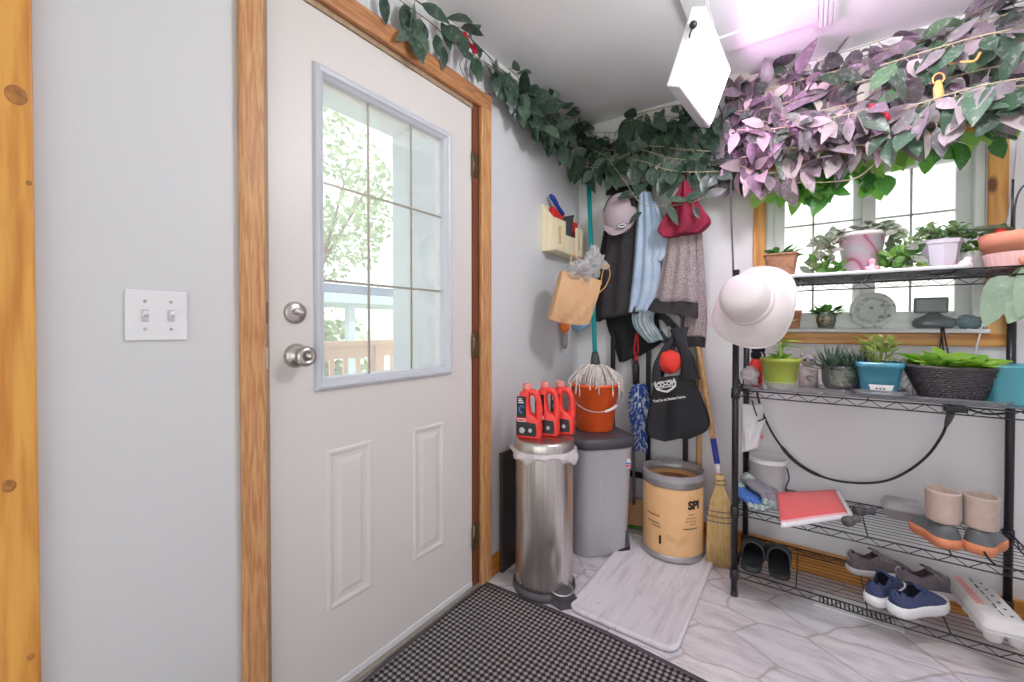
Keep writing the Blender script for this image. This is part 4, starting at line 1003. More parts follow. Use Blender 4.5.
# terracotta pot with orchid
c = on(1020, 263, 'y', 2.12); c.z = zT
t = thing('potted_orchid', 'broad leaved orchid with dark stakes in the wide terracotta pot on the top tier', 'potted plant', c)
g = G().lathe([(0, 0), (.070, 0), (.084, .074), (.091, .075), (.096, .116), (.092, .118), (.086, .110), (.066, .008), (0, .008)], c, 48); g.build('pot', m_terra, t)
g = G(); R = []
for z, r in ((-.0, .074), (.052, .085)): R.append([c+V((r*(1+.012*math.cos(30*b))*math.cos(b), r*(1+.012*math.cos(30*b))*math.sin(b), z+.0004)) for b in [2*PI*q/120 for q in range(120)]])
g.loft(R, True, False, False); g.build('pale_outer_sleeve', mat('pale_pink_sleeve', (240, 196, 190), .5), t)
soil(c, .084, .108, t)
g = G()
for a, L, W in ((2.9, .15, .05), (3.6, .13, .05), (.1, .18, .06), (.6, .16, .05), (-.5, .14, .055), (2.2, .12, .05), (-1.2, .1, .04)):
    e = V((math.cos(a), math.sin(a), 0)); leaf(g, c+e*.012+V((0, 0, .108)), e+V((0, 0, .75)), V((0, 0, 1))-e*.4, L, W, .45, .15, (0, .12, .3, .5, .7, .88, 1), (.35, .7, .95, 1, .85, .5, .05))
g.build('leaves', leafmat('orchid_leaf', [(112, 142, 104), (138, 160, 130), (96, 128, 92)], .3, .2, .3), t)
g = G().tube([c+V((-.02, .0, .10)), c+V((-.018, 0, .30))], .003, 6); g.build('stake', m_black, t)
g = G().tube(spl([c+V((-.012, .004, .10)), c+V((-.012, 0, .22)), c+V((.01, -.01, .28)), c+V((.07, -.03, .31))], 6), .0028, 6); g.build('flower_spike', mat('dark_purple_stem', (80, 60, 74), .5), t)
G().ball(c+V((-.052, -.03, .126)), .010, 10, 8, (1.5, 1, 1)).build('red_bud', m_red, t)
g = G(); bush(g, c+V((-.05, 0, .12)), .03, 8, .05, .028, 1.); g.build('pale_foliage', lf_var, t)

# ------------------------------------------------------------------ window sill
zS = 1.1100; ys = 2.334
def sill(px): p = on(px, 326, 'y', ys); p.z = zS; return p
c = sill(793)
t = thing('flower_pot', 'small plain terracotta pot on the window sill behind the sun hat', 'pot', c)
g = G(); potlathe(g, c, .0165*2, .025, .082, .018, 32, .003); g.build('pot', m_terra, t); soil(c, .027, .07, t)
G().tube(spl([c+V((0, 0, .07)), c+V((.004, 0, .09)), c+V((-.004, 0, .102))], 5), .002, 5).build('dry_stem', m_stick, t)
c = sill(826)
t = thing('glass_vase', 'round clear glass vase of coloured stones holding a small succulent on the window sill', 'vase', c)
m_glass = clear('clear_glass', (236, 242, 240), .16, .10)
g = G().lathe([(0, .001), (.026, .001), (.03, .008), (.036, .03), (.035, .052), (.028, .07), (.030, .078), (.028, .078), (.026, .07), (.033, .05), (.034, .03), (.027, .01), (0, .006)], c, 36, sy=.72); g.build('glass_bowl', m_glass, t)
g = G()
for k in range(46):
    a = rnd(0, 2*PI); r = .024*math.sqrt(rnd(0, 1)); g.ball(c+V((r*math.cos(a), r*math.sin(a)*.7, rnd(.011, .048))), rnd(.006, .009), 8, 6)
g.build('stones', leafmat('coloured_stones', [(226, 176, 60), (206, 120, 90), (120, 112, 116), (236, 214, 110), (196, 196, 196)], .4, 0., .1), t)
g = G(); bush(g, c+V((0, 0, .055)), .045, 34, .042, .026, .9, pos=.9, sc=(1.1, .55, 1)); g.build('foliage', lf_green, t)
c = sill(872); c.y = 2.344
t = thing('decorative_plate', 'round floral decorative plate standing upright on the window sill', 'plate', c)
pm = NT('floral_porcelain'); pm.set(Roughness=.25)
vo = pm.new('ShaderNodeTexVoronoi'); vo.inputs['Scale'].default_value = 42; pm.link(pm.co(), vo.inputs['Vector']); nz = pm.noise(pm.co(), 26, 3)
c1 = pm.ramp(vo.outputs['Distance'], [(.22, (150, 166, 160)), (.4, (218, 226, 222))]); pm.color(pm.mix(pm.ramp(nz, [(.54, (0, 0, 0)), (.62, (255, 255, 255))]), c1, (226, 230, 228)))
MP = frame((-.15, -1, .16)); pc = c+V((0, -.016, .076))
g = G().lathe([(0, .004), (.045, .004), (.052, .008), (.073, .013), (.075, .012), (.052, .003), (.045, 0), (0, 0)], pc, 48, M=MP); g.build('plate', pm.m, t)
g = G()
for k in range(16): a = 2*PI*k/16+.2; g.ball(pc+MP @ V((.05*math.cos(a), .05*math.sin(a), .012)), .008, 8, 6, (1, 1, .25), MP)
g.build('raised_flowers', mat('flower_blush', (206, 204, 204), .4), t)
g = G().tube(spl([c+V((-.03, -.03, .002)), c+V((-.028, -.02, .004)), c+V((-.02, .004, .03)), c+V((.02, .004, .03)), c+V((.028, -.02, .004)), c+V((.03, -.03, .002))], 4), .002, 6); g.build('wire_stand', m_nickel, t)
c = sill(932)
t = thing('weather_clock', 'small dark grey weather display standing on the window sill', 'weather station', c)
g = G(); Mq = Matrix.Translation(c+V((-.005, 0, .062))) @ Matrix.Rotation(.12, 4, 'X'); g.box(-.050, .050, -.008, .008, 0, .062, .005, Mq); fr_ = g.build('case', mat('slate_plastic', (112, 116, 120), .4), t)
g = G().box(-.042, .042, -.0092, -.0082, .008, .054, .0002, Mq); sc_ = g.build('screen', mat('grey_lcd', (140, 148, 150), .25), t)
G().lathe([(0, .001), (.05, .001), (.062, .012), (.064, .026), (.056, .040), (.03, .052), (.012, .066), (0, .066)], c+V((.004, 0, 0)), 40, sy=.42).build('domed_base', mat('dark_glass_dome', (104, 114, 118), .2, coat=.5), t)
c = sill(968)
tag(crumple(c+V((-.002, 0, .026)), .034, 17, (1.25, .55, .72)).build('glass_ornament', clear('pale_blue_glass', (206, 222, 226), .2, .25, (190, 206, 210))), 'clear bluish glass ornament at the right end of the window sill', 'ornament')
# cords at the right of the window
tag(G().tube(spl([on(941, 326, 'y', 2.315), on(942, 338, 'y', 2.31), on(944, 352, 'y', 2.305), on(948, 353, 'y', 2.305), on(945, 338, 'y', 2.31), on(943, 326, 'y', 2.315), on(941, 340, 'y', 2.313), on(940, 350, 'y', 2.307), on(944, 352, 'y', 2.303)], 8), .0026, 6).build('looped_cord', m_black), 'black looped cord hanging from the weather display below the window sill', 'cord')
tag(G().tube(spl([on(1019, 120, 'y', 2.325), on(1014, 180, 'y', 2.333), on(1003, 245, 'y', 2.33), on(992, 282, 'y', 2.325), on(984, 318, 'y', 2.325), on(973, 362, 'y', 2.315), on(970, 378, 'y', 2.295)], 8), .0035, 6).build('white_cord', m_wplas), 'white cord running down over the window casing behind the shelf unit', 'cord')

# ------------------------------------------------------------------ second tier
z2 = TZ[2]+.0005
m_clear = clear('clear_plastic', (246, 248, 250), .12, .16, (240, 242, 244))
g = G(); A = .935, 1.740, 1.972, 2.296
g.loft([[V((x, y, z)) for x, y in rrect(A[0]+i, A[1]-i, A[2]+i, A[3]-i, .02)] for i, z in ((.002, z2), (0, z2+.002), (.004, z2+.0025))])
tag(g.build('shelf_liner', m_clear), 'clear plastic liner covering the second tier of the shelf unit', 'shelf liner')
z2 += .003
def p2(px, py, y): p = on(px, py, 'y', y); p.z = z2; return p
# lime pot
c = p2(780, 390, 2.06)
t = thing('potted_succulent', 'lanky succulent in a lime green tapered pot on a white saucer', 'potted plant', c)
g = G(); g.lathe([(0, 0), (.044, 0), (.056, .026), (.060, .028), (.056, .028), (.042, .004), (0, .004)], c, 40); g.build('saucer', m_wplas, t)
g = G(); g.lathe([(0, .005), (.046, .005), (.058, .03), (.068, .108), (.0715, .108), (.073, .124), (.069, .124), (.065, .108), (.05, .012), (0, .012)], c, 44); g.build('pot', mat('lime_ceramic', (172, 186, 78), .3), t)
soil(c, .064, .112, t)
g = G(); st = spl([c+V((-.004, 0, .112)), c+V((.004, 0, .16)), c+V((-.006, 0, .21)), c+V((.012, 0, .262))], 5); g.tube(st, [.006]*6+[.005]*(len(st)-6), 7); g.build('stem', mat('pale_green_stem', (176, 206, 110), .5), t)
g = G()
for i in range(2, len(st)):
    for q in range(2): a = rnd(0, 2*PI); leaf(g, st[i], V((math.cos(a), math.sin(a), .5)), (0, 0, 1), .045, .016, .2, .2)
leaf(g, st[8], (1, -.2, .12), (0, -.3, 1), .085, .018, .1, .2); leaf(g, st[6], (1, .0, .02), (0, -.3, 1), .095, .018, .1, .2); leaf(g, st[-2], (.7, 0, .6), (0, -.5, 1), .06, .016, .3); leaf(g, st[-3], (-.6, -.2, .7), (0, -.5, 1), .055, .016, .3)
bush(g, c+V((0, 0, .112)), .035, 26, .04, .016, .6); g.build('foliage', lf_lime, t)
# stone figurine
c = p2(808, 386, 2.20)
t = thing('figurine', 'small grey and pink stone figurine between lime pot and glass planter', 'figurine', c)
m_stone = mat('speckled_stone', (206, 192, 190), .8, col2=(150, 142, 142), vs=50, bump=.4, bs=70)
g = G().lathe([(0, 0), (.034, 0), (.036, .012), (.034, .05), (.036, .066), (.028, .078), (.016, .086), (0, .088)], c, 28, sy=.8); g.build('body', m_stone, t)
g = G().ball(c+V((0, -.004, .108)), .028, 20, 12, (1, .9, .92)); 
for s_ in (-1, 1): g.ball(c+V((s_*.020, 0, .13)), .009, 10, 8)
h_ = g.build('head', m_stone, t)
for s_ in (-1, 1): G().ball(c+V((s_*.011, -.027, .112)), .0055, 10, 8, (1, .5, 1)).build('eye', m_blk, h_)
g = G().tube([c+V((.006+.010*math.cos(a), -.029, .036+.010*math.sin(a))) for a in [.5+q*.36 for q in range(14)]], .0022, 5); g.build('carved_mark', mat('carving_grey', (110, 104, 104), .8), t)
# red sprayer behind lime pot
c = p2(756, 386, 2.17)
t = thing('spray_bottle', 'red bottle with a black cap standing behind the lime pot', 'bottle', c)
G().lathe([(0, 0), (.024, 0), (.026, .006), (.026, .09), (.018, .105), (.012, .112), (0, .112)], c, 28).build('bottle_body', m_red, t)
g = G().lathe([(.0, .1125), (.020, .1125), (.021, .135), (.015, .14), (0, .14)], c, 20).box(c.x-.018, c.x+.034, c.y-.011, c.y+.011, c.z+.1405, c.z+.162, .005).tube(spl([c+V((.024, 0, .142)), c+V((.032, 0, .128)), c+V((.028, 0, .112))], 4), .004, 6); g.build('spray_head', m_blk, t)
# white crumpled bag spilling behind the post
o = on(752, 378, 'y', 2.03); tag(crumple(V((o.x-.012, 2.075, z2+.042)), .045, 29, (.7, 1, .85)).build('plastic_bag', m_bag), 'white plastic bag lying by the front left post on the second tier', 'plastic bag')
# glass planter with haworthias
c = p2(842, 392, 2.14)
t = thing('glass_planter', 'glass bowl planter of spiky striped succulents on the second tier', 'planter', c)
g = G().lathe([(0, 0), (.075, 0), (.082, .006), (.084, .009), (.076, .006), (0, .004)], c, 48); g.build('clear_saucer', m_clear, t)
g = G().lathe([(0, .006), (.056, .006), (.066, .03), (.069, .088), (.072, .098), (.070, .098), (.066, .086), (.062, .03), (.052, .012), (0, .010)], c, 48); g.build('glass_bowl', m_glass, t)
ml = NT('layered_soil'); ml.set(Roughness=.9); sp = ml.new('ShaderNodeSeparateXYZ'); ml.link(ml.co(), sp.inputs[0]); nz = ml.noise(ml.co(), 45, 4)
ml.color(ml.mix(ml.ramp(nz, [(.45, (0, 0, 0)), (.6, (255, 255, 255))]), (206, 196, 176), (88, 104, 74)))
g = G().lathe([(0, .013), (.052, .013), (.060, .03), (.0635, .074), (.03, .08), (0, .082)], c, 40); g.build('soil', ml.m, t)
g = G()
def rosette(g, c, n, L, W, sp=.5):
    for k in range(n):
        a = k*2.39996; e = .25+1.1*(k/n); d = V((math.cos(a)*math.sin(e*sp*2), math.sin(a)*math.sin(e*sp*2), math.cos(e*sp*1.6)))
        leaf(g, V(c)+V((math.cos(a), math.sin(a), 0))*.004, d, V((-d.x, -d.y, 1.2)), L*rnd(.8, 1.1), W, -.15, .3, (0, .2, .5, .8, 1), (.8, 1, .8, .4, .03))
rosette(g, c+V((-.035, -.01, .078)), 40, .115, .013, .75); rosette(g, c+V((.012, -.015, .078)), 24, .070, .013, .7); rosette(g, c+V((.052, .005, .080)), 34, .105, .013, .75); rosette(g, c+V((.0, .03, .078)), 24, .085, .013, .6)
g.build('foliage', lf_dark, t)
g = G()
for k in range(18): g.ball(c+V((rnd(-.05, .05), rnd(-.055, .03), .081)), rnd(.004, .008), 8, 6)
g.build('pebbles', m_stone, t)
# blue pot
c = p2(878, 396, 2.055)
t = thing('potted_plant', 'square teal blue pot of yellow-green leaves with a white tag, in a clear saucer', 'potted plant', c)
g = G().loft([[c+V((x, y, z)) for x, y in rrect(-h, h, -h, h, .02)] for h, z in ((.066, 0), (.074, .018), (.080, .026), (.078, .026), (.071, .016), (.064, .003))]); g.build('clear_saucer', m_clear, t)
m_blue = mat('teal_plastic', (60, 136, 160), .25, col2=(76, 150, 172), vs=30, coat=.3)
g = G().loft([[c+V((x, y, z)) for x, y in rrect(-h, h, -h*.9, h*.9, .018)] for h, z in ((.046, .004), (.050, .010), (.063, .104), (.067, .105), (.068, .124), (.065, .124), (.062, .106), (.050, .016))]); g.build('pot', m_blue, t)
G().loft([[c+V((x, y, .108)) for x, y in rrect(-.06, .06, -.053, .053, .016)]], cap0=False).build('soil', m_soil, t)
g = G()
for k in range(9):
    a = rnd(0, 2*PI); e = V((math.cos(a), math.sin(a), 0)); tip = c+e*rnd(.02, .045)+V((.0, 0, rnd(.16, .23))); st = spl([c+e*.012+V((0, 0, .108)), c+e*.02+V((0, 0, .14)), tip], 4); g.tube(st, .002, 5)
    for q in range(4):
        pass
g.build('stem', m_stem, t)
g = G(); bush(g, c+V((-.006, 0, .115)), .075, 84, .034, .022, .9, pos=.9, sc=(.72, .65, 2.1)); g.build('foliage', leafmat('yellow_green_leaf', [(172, 196, 96), (196, 210, 120), (150, 182, 80), (206, 200, 150)], .4, .35, .2, (226, 226, 170)), t)
u0 = c+V((0, -.0575, .010))
g = G(); g.prism([(-.030, 0), (.020, 0), (.030, .032), (-.040, .032)], c+V((.008, -.0505, .012)), (1, 0, 0), V((0, -.11, 1)).normalized(), (0, -.001, 0)); tg = g.build('plant_tag', mat('label_white', (230, 226, 228), .4), t)
for q in range(3): G().box(c.x-.012+.010*q, c.x-.006+.010*q, c.y-.0549, c.y-.0541, c.z+.027, c.z+.033).build('faded_mark', mat('carving_grey', (110, 104, 104), .8), tg)
# crumpled clear wrapper
o = p2(905, 392, 2.10); g = crumple(o+V((.004, .0, .062)), .045, 41, (.75, .75, 1.35), 20, 12, .6); g.smooth = False; g.sm = [False]*len(g.sm); tag(g.build('plastic_wrap', m_plas), 'crumpled clear plastic wrap between teal pot and dark wicker basket', 'plastic wrap')
# dark wicker basket with lettuce-like plant
c = p2(950, 405, 2.065)
t = thing('potted_plant', 'bright lime leafed plant in the dark oval wicker basket on the second tier', 'potted plant', c)
g = G().loft([[c+V((x, y, z)) for x, y in rrect(-a_, a_, -b_, b_, .03)] for a_, b_, z in ((.12, .085, 0), (.128, .093, .014), (.132, .097, .015), (.122, .087, .003))]); g.build('clear_tray', m_clear, t)
m_wk = mat('dark_wicker', (66, 60, 66), .45, col2=(92, 86, 92), vs=60)
g = G(); nb = 13; ns = 36
for i in range(nb):
    v = (i+.5)/nb; ra = .074+.044*v; rb = .060+.034*v; pts = []
    for q in range(ns*2):
        a = 2*PI*q/(ns*2); k = .0032*(1 if (q//1+i) % 2 else -1); pts.append(c+V(((ra+k)*math.cos(a), (rb+k)*math.sin(a), .006+.104*v)))
    g.tube(pts, .0048, 5, True)
for q in range(ns):
    a = 2*PI*(q+.5)/ns; g.tube([c+V(((.074+.044*v)*math.cos(a), (.060+.034*v)*math.sin(a), .004+.11*v)) for v in (0, .5, 1)], .0028, 5)
g.build('woven_basket', m_wk, t)
G().tube([c+V((.119*math.cos(a), .095*math.sin(a), .114)) for a in [2*PI*q/56 for q in range(56)]], .0058, 7, True).build('rim', m_wk, t)
G().lathe([(0, .005), (.9, .006), (1.2, .096), (0, .098)], c, 40, sx=.082, sy=.062).build('soil', m_soil, t)
g = G()
for k in range(64):
    a = rnd(0, 2*PI); e = V((math.cos(a), .75*math.sin(a), 0)); r_ = rnd(.01, .085); d_ = (e*rnd(.5, 1.2)+V((0, 0, rnd(.15, .8)))).normalized()
    L = rnd(.05, .085); 
    leaf(g, c+e*r_+V((0, 0, .098+rnd(0, .028))), d_, V((rnd(-.3, .3), rnd(-.5, .1), 1)), L, L*.8, rnd(-.1, .5), rnd(.05, .2), (0, .15, .35, .6, .82, 1), (.3, .85, 1, .95, .7, .2))
g.build('foliage', lf_lime, t)
# turquoise tub
c = p2(1015, 410, 2.09); 
t = thing('plastic_tub', 'translucent turquoise plastic tub at the right end of the second tier', 'tub', c)
m_tq = NT('turquoise_translucent'); m_tq.set(Base_Color=(160, 234, 244), Roughness=.2, Transmission_Weight=.0)
tr = m_tq.new('ShaderNodeBsdfTransparent'); tr.inputs[0].default_value = lin((178, 238, 246)); mx = m_tq.new('ShaderNodeMixShader'); mx.inputs[0].default_value = .6
m_tq.link(m_tq.b.outputs[0], mx.inputs[1]); m_tq.link(tr.outputs[0], mx.inputs[2]); m_tq.link(mx.outputs[0], m_tq.out.inputs['Surface'])
g = G().loft([[c+V((x, y, z)) for x, y in rrect(-a_, a_, -b_, b_, .02)] for a_, b_, z in ((.060, .070, 0), (.064, .075, .006), (.072, .086, .120), (.079, .094, .122), (.079, .094, .127), (.070, .084, .125), (.062, .073, .008), (.058, .066, .004))]); g.build('tub', m_tq.m, t)
g = G(); g.prism([(0, 0), (.036, 0), (.036, .046), (0, .046)], c+V((-.080, -.05, .060)), V((0.1, 1, 0)).normalized()*-1, V((-.08, 0, 1)).normalized(), (-.0008, 0, 0)); 
g2 = G().box(c.x-.0815, c.x-.0806, c.y-.06, c.y-.02, c.z+.070, c.z+.112)
lb = g2.build('paper_label', mat('label_white', (230, 226, 228), .4), t)
G().box(c.x-.0822, c.x-.0816, c.y-.055, c.y-.047, c.z+.076, c.z+.106).box(c.x-.0822, c.x-.0816, c.y-.043, c.y-.038, c.z+.076, c.z+.106).box(c.x-.0822, c.x-.0816, c.y-.034, c.y-.025, c.z+.076, c.z+.106).build('dark_bars', m_ink, lb)
# large pale philodendron leaves reaching in at the right edge
c = V((1.80, 2.02, TZ[3]+.0005)); c = V((1.728, 2.03, TZ[3]+.0005))
t = thing('leafy_houseplant', 'large drooping grey-green leaves hanging below the top tier at the right edge', 'houseplant', c)
g = G(); gs = G()
for (px0, py0, px1, py1, W, y) in ((1010, 276, 984, 326, .085, 2.02), (1034, 292, 1008, 322, .08, 1.99), (1044, 262, 1018, 316, .08, 1.96)):
    a = on(px0, py0, 'y', y); b = on(px1, py1, 'y', y-.02); leaf(g, a, b-a, V((-.25, -1, .35)), (b-a).length, W, .12, .10, (0, .12, .3, .55, .8, 1), (.45, .9, 1, .85, .5, .03)); gs.tube(spl([c+V((0, 0, .02)), a.lerp(c, .4)+V((0, -.07, .02)), a], 6), .003, 6)
gs.build('stem', m_stem, t); g.build('leaves', leafmat('pale_philodendron', [(176, 196, 176), (160, 186, 160), (186, 200, 186)], .3, .3, .4, (222, 230, 222)), t)
G().lathe([(0, 0), (.02, 0), (.026, .03), (.022, .03), (0, .028)], c, 20).build('cutting_pot', m_terra, t)

# ------------------------------------------------------------------ third tier
z3 = TZ[1]+.0005
# white pail
c = on(768, 497, 'y', 2.225); c.z = z3
t = thing('pail', 'white plastic pail with a black wire bail at the left of the third tier', 'pail', c)
g = G().lathe([(0, 0), (.060, 0), (.062, .004), (.070, .135), (.077, .137), (.077, .143), (.074, .145), (.077, .150), (.076, .156), (.070, .156), (.067, .14), (.06, .008), (0, .006)], c, 48); g.build('pail_body', m_wplas, t)
G().tube(spl([c+V((.072, -.02, .125)), c+V((.080, -.035, .085)), c+V((.070, -.055, .05)), c+V((.079, -.045, .02)), c+V((.09, -.05, .004)), c+V((.075, -.07, .012))], 6), .0028, 6).build('wire_bail', m_black, t)
# white paper bag hanging from tier two
t = thing('paper_bag', 'white paper bag with a torn black edge hanging under the second tier above the pail', 'bag', on(752, 450, 'y', 2.12))
m_wp = mat('white_paper', (232, 230, 234), .6, bump=.2, bs=30)
P_ = lambda px, py, y: on(px, py, 'y', y)
g = G(); a, b, c_, d_ = P_(742, 404, 2.10), P_(764, 404, 2.16), P_(757, 447, 2.15), P_(741, 452, 2.09)
R = []
for i in range(9):
    v = i/8; l = a.lerp(d_, v); r = b.lerp(c_, v); ring = []
    nn = V((.4, -.9, 0)); dp_ = .012+.020*math.sin(PI*v)
    for q in range(8): u = q/7; ring.append(l.lerp(r, u)+nn*(dp_*math.sin(PI*(.15+.7*u))+.003*math.sin(9*u+5*v)))
    for q in range(7, -1, -1): u = q/7; ring.append(l.lerp(r, u)-nn*(.010*math.sin(PI*(.15+.7*u))))
    R.append(ring)
g.loft(R, smooth=False); g.build('bag_body', m_wp, t)
g = G(); e0 = a.lerp(d_, .55)+V((.4, -.9, 0))*.034
fl = [P_(744, 428, 2.075), P_(758, 420, 2.12), P_(766, 418, 2.14), P_(763, 424, 2.13), P_(754, 448, 2.11), P_(745, 450, 2.075)]
g.add(fl+[p+V((.0012, -.0027, 0)) for p in fl], [[0, 1, 2, 3, 4, 5], [11, 10, 9, 8, 7, 6]]+[[i, (i+1) % 6, 6+(i+1) % 6, 6+i] for i in range(6)], False); g.build('folded_flap', m_wp, t)
G().tube([P_(755, 422, 2.107), P_(760, 420.5, 2.117), P_(766, 418, 2.137)], .003, 6).build('black_edge', m_ink, t)
g = G(); q0 = P_(762, 437, 2.125); g.ball(q0, .006, 10, 8, (.8, .4, 1.6)); g.build('red_mark', mat('coral_red', (230, 96, 86), .6), t)
G().tube(spl([P_(752, 400, 2.11), P_(754, 408, 2.105), P_(757, 416, 2.10)], 4), .0025, 6).build('black_tie', m_ink, t)
# gloves
def hand_glove(name, label, c, fdir, up, s, mpalm, mtip, curl=.35):
    c = V(c); fd = V(fdir).normalized(); up = V(up); up = (up-fd*up.dot(fd)).normalized(); sd = fd.cross(up)
    t = thing(name, label, 'glove', c)
    g = G(); R = []
    for i in range(10):
        v = i/9; w_ = (.044+.008*math.sin(v*PI)-.006*(v < .25))*s; h_ = (.017+.005*math.sin(v*PI))*s; o = c+fd*(.115*s*(v-1))
        R.append([o+sd*(w_*math.cos(b))+up*(h_*math.sin(b)*(1+.12*math.sin(3*b))) for b in [2*PI*q/24 for q in range(24)]])
    g.loft(R); pm_ = g.build('palm_back', mpalm, t)
    for k, (off, L) in enumerate(((-.034, .058), (-.012, .070), (.011, .067), (.033, .055))):
        b0 = c+sd*(off*s)-fd*.008*s; p = [b0]
        ang = 0; cur = b0
        for q in range(3): ang += curl*(.7+.3*q); cur = cur+(fd*math.cos(ang)-up*math.sin(ang))*(L*s/3); p.append(cur)
        p = spl(p, 4); fo = G().tube(p, [.0115*s]*(len(p)-2)+[.0105*s, .006*s], 10).build('finger', mpalm, t)
        G().tube(p[-6:], [.0122*s]*4+[.0114*s, .0065*s], 10).build('coated_tip', mtip, fo)
    b0 = c+sd*(-.040*s)-fd*.075*s
    p = spl([b0, b0-sd*.022*s+fd*.022*s, b0-sd*.026*s+fd*.05*s-up*.006], 4); G().tube(p, [.013*s]*(len(p)-2)+[.011*s, .006*s], 10).build('thumb', mpalm, t)
    G().tube([c-fd*(.112*s), c-fd*(.155*s)], [.041*s*.62, .045*s*.62], 20).build('cuff', mtip, t)
    return t
m_gg = mat('grey_knit', (128, 124, 136), .9, col2=(150, 146, 156), vs=120, bump=.3, bs=200); m_gb = mat('blue_coating', (60, 104, 190), .6, col2=(96, 140, 210), vs=40); m_gw = mat('pale_tip', (206, 210, 206), .7, col2=(120, 150, 150), vs=60); m_gd = mat('navy_knit', (54, 72, 108), .9)
gc = on(764, 503, 'y', 2.06)
hand_glove('work_glove', 'grey knit work glove with pale fingertips lying on top of the glove pile', (gc.x+.02, 2.03, z3+.052), (.62, -.70, -.12), (.1, .2, 1), .95, m_gg, m_gw, .42)
hand_glove('work_glove', 'blue coated work glove under the grey one beside the front left post', (gc.x-.03, 2.00, z3+.024), (.5, -.8, -.05), (0, .1, 1), .9, m_gb, m_gw, .15)
# red folder of papers
t = thing('folder', 'coral red folder holding white papers, lying on the third tier', 'folder', (1.17, 2.1, z3))
q_ = [on(776, 493, 'z', .425), on(837, 490, 'z', .415), on(851, 515, 'z', .392), on(781, 525, 'z', .400)]
def bil(u, v, e=0., q=q_): 
    p = (q[0]*(1-u)+q[1]*u)*(1-v)+(q[3]*(1-u)+q[2]*u)*v; return p+V((0, 0, e+.006*math.sin(PI*u)*math.sin(PI*v)))
def sub(u0, u1, v0, v1, e): return lambda u, v: bil(u0+(u1-u0)*u, v0+(v1-v0)*v, e)
G().sheet(sub(.0, 1.03, .0, 1.04, -.006), 14, 10, .006).build('papers', mat('paper_white', (240, 236, 238), .6), t)
G().sheet(sub(-.0, .965, .0, .90, .0015), 14, 10, .0015).build('cover', mat('coral_cover', (244, 104, 106), .3, coat=.2), t)
G().sheet(lambda u, v: bil(.965*u, .90+.10*v, .0015-.014*v*v), 14, 4, .0015).build('curled_edge', mat('pink_cover_edge', (248, 190, 194), .35), t)
# two hose fittings
for k, (px, py, dx, lb) in enumerate(((851, 521, (.35, .6, .05), 'grey hose fitting in front of the other beside the red folder'), (863, 512, (.8, .5, .1), 'darker grey hose fitting lying behind its pair near the wall'))):
    c = on(px, py, 'z', z3+.016); d_ = V(dx); d_.z = 0; d_.normalize()
    t = thing('hose_fitting', lb, 'hose fitting', (c.x, c.y, z3))
    c.z = z3+.019; cl = mat('fitting_grey', (118, 112, 112), .5, col2=(86, 82, 84), vs=50) if k == 0 else mat('fitting_dark', (84, 82, 86), .45)
    G().tube([c-d_*.030, c-d_*.004, c+d_*.004], [.0185, .0185, .014], 16).build('collar', cl, t); G().tube([c+d_*.004, c+d_*.030, c+d_*.036], [.012, .013, .016], 14).build('barrel', cl, t)
    g = G().tube([c-d_*.026, c-d_*.012], .0195, 8); g.build('ribbed_grip', cl, t)
# clear clamshell
c = on(905, 520, 'z', z3); c.z = z3
t = thing('clamshell_box', 'clear plastic clamshell box on the third tier between folder and boots', 'plastic box', c)
c.y = 2.235; c.x = 1.462
g = G().loft([[c+V((x, y, z)) for x, y in rrect(-a_, a_, -b_, b_, .012)] for a_, b_, z in ((.050, .040, 0), (.058, .046, .032), (.062, .05, .033), (.062, .05, .036), (.056, .044, .034), (.048, .038, .003))]); g.build('base', m_plas, t)
g = G().loft([[c+V((x, y, z)) for x, y in rrect(-a_, a_, -b_, b_, .012)] for a_, b_, z in ((.062, .05, .037), (.058, .046, .040), (.05, .038, .062), (.044, .032, .064))]); g.build('lid', m_plas, t)
# boots -----------------------------------------------------------------
m_rub = mat('grey_rubber', (92, 98, 102), .5, col2=(112, 116, 116), vs=30); m_cuf = mat('beige_suede', (204, 184, 170), .9, col2=(190, 170, 160), vs=70, bump=.2, bs=200); m_osole = mat('orange_gum_sole', (214, 128, 88), .6, col2=(222, 146, 108), vs=40)
TT = (0, .03, .10, .22, .36, .50, .64, .77, .88, .96, 1.0)
HW = (.12, .26, .345, .37, .355, .385, .45, .47, .40, .24, .06)
def itp(xs, ys, x):
    for i in range(len(xs)-1):
        if x <= xs[i+1]: k = (x-xs[i])/(xs[i+1]-xs[i]); k = k*k*(3-2*k)*.5+k*.5; return ys[i]+(ys[i+1]-ys[i])*k
    return ys[-1]
def outline(L, W, scale, z, Mx, n=26, skew=.06):
    a = []
    for i in range(n+1): t_ = i/n; a.append((t_, itp(TT, HW, t_)))
    pts = [((x-.5)*scale*L*1.0+.5*L, w_*W*scale+skew*W*x*x) for x, w_ in a]+[((x-.5)*scale*L+.5*L, -w_*W*scale+skew*W*x*x) for x, w_ in a[::-1]]
    return [Mx @ V((x, y, z+.010*max(0, x/L-.72)*4*(x/L-.72))) for x, y in pts]
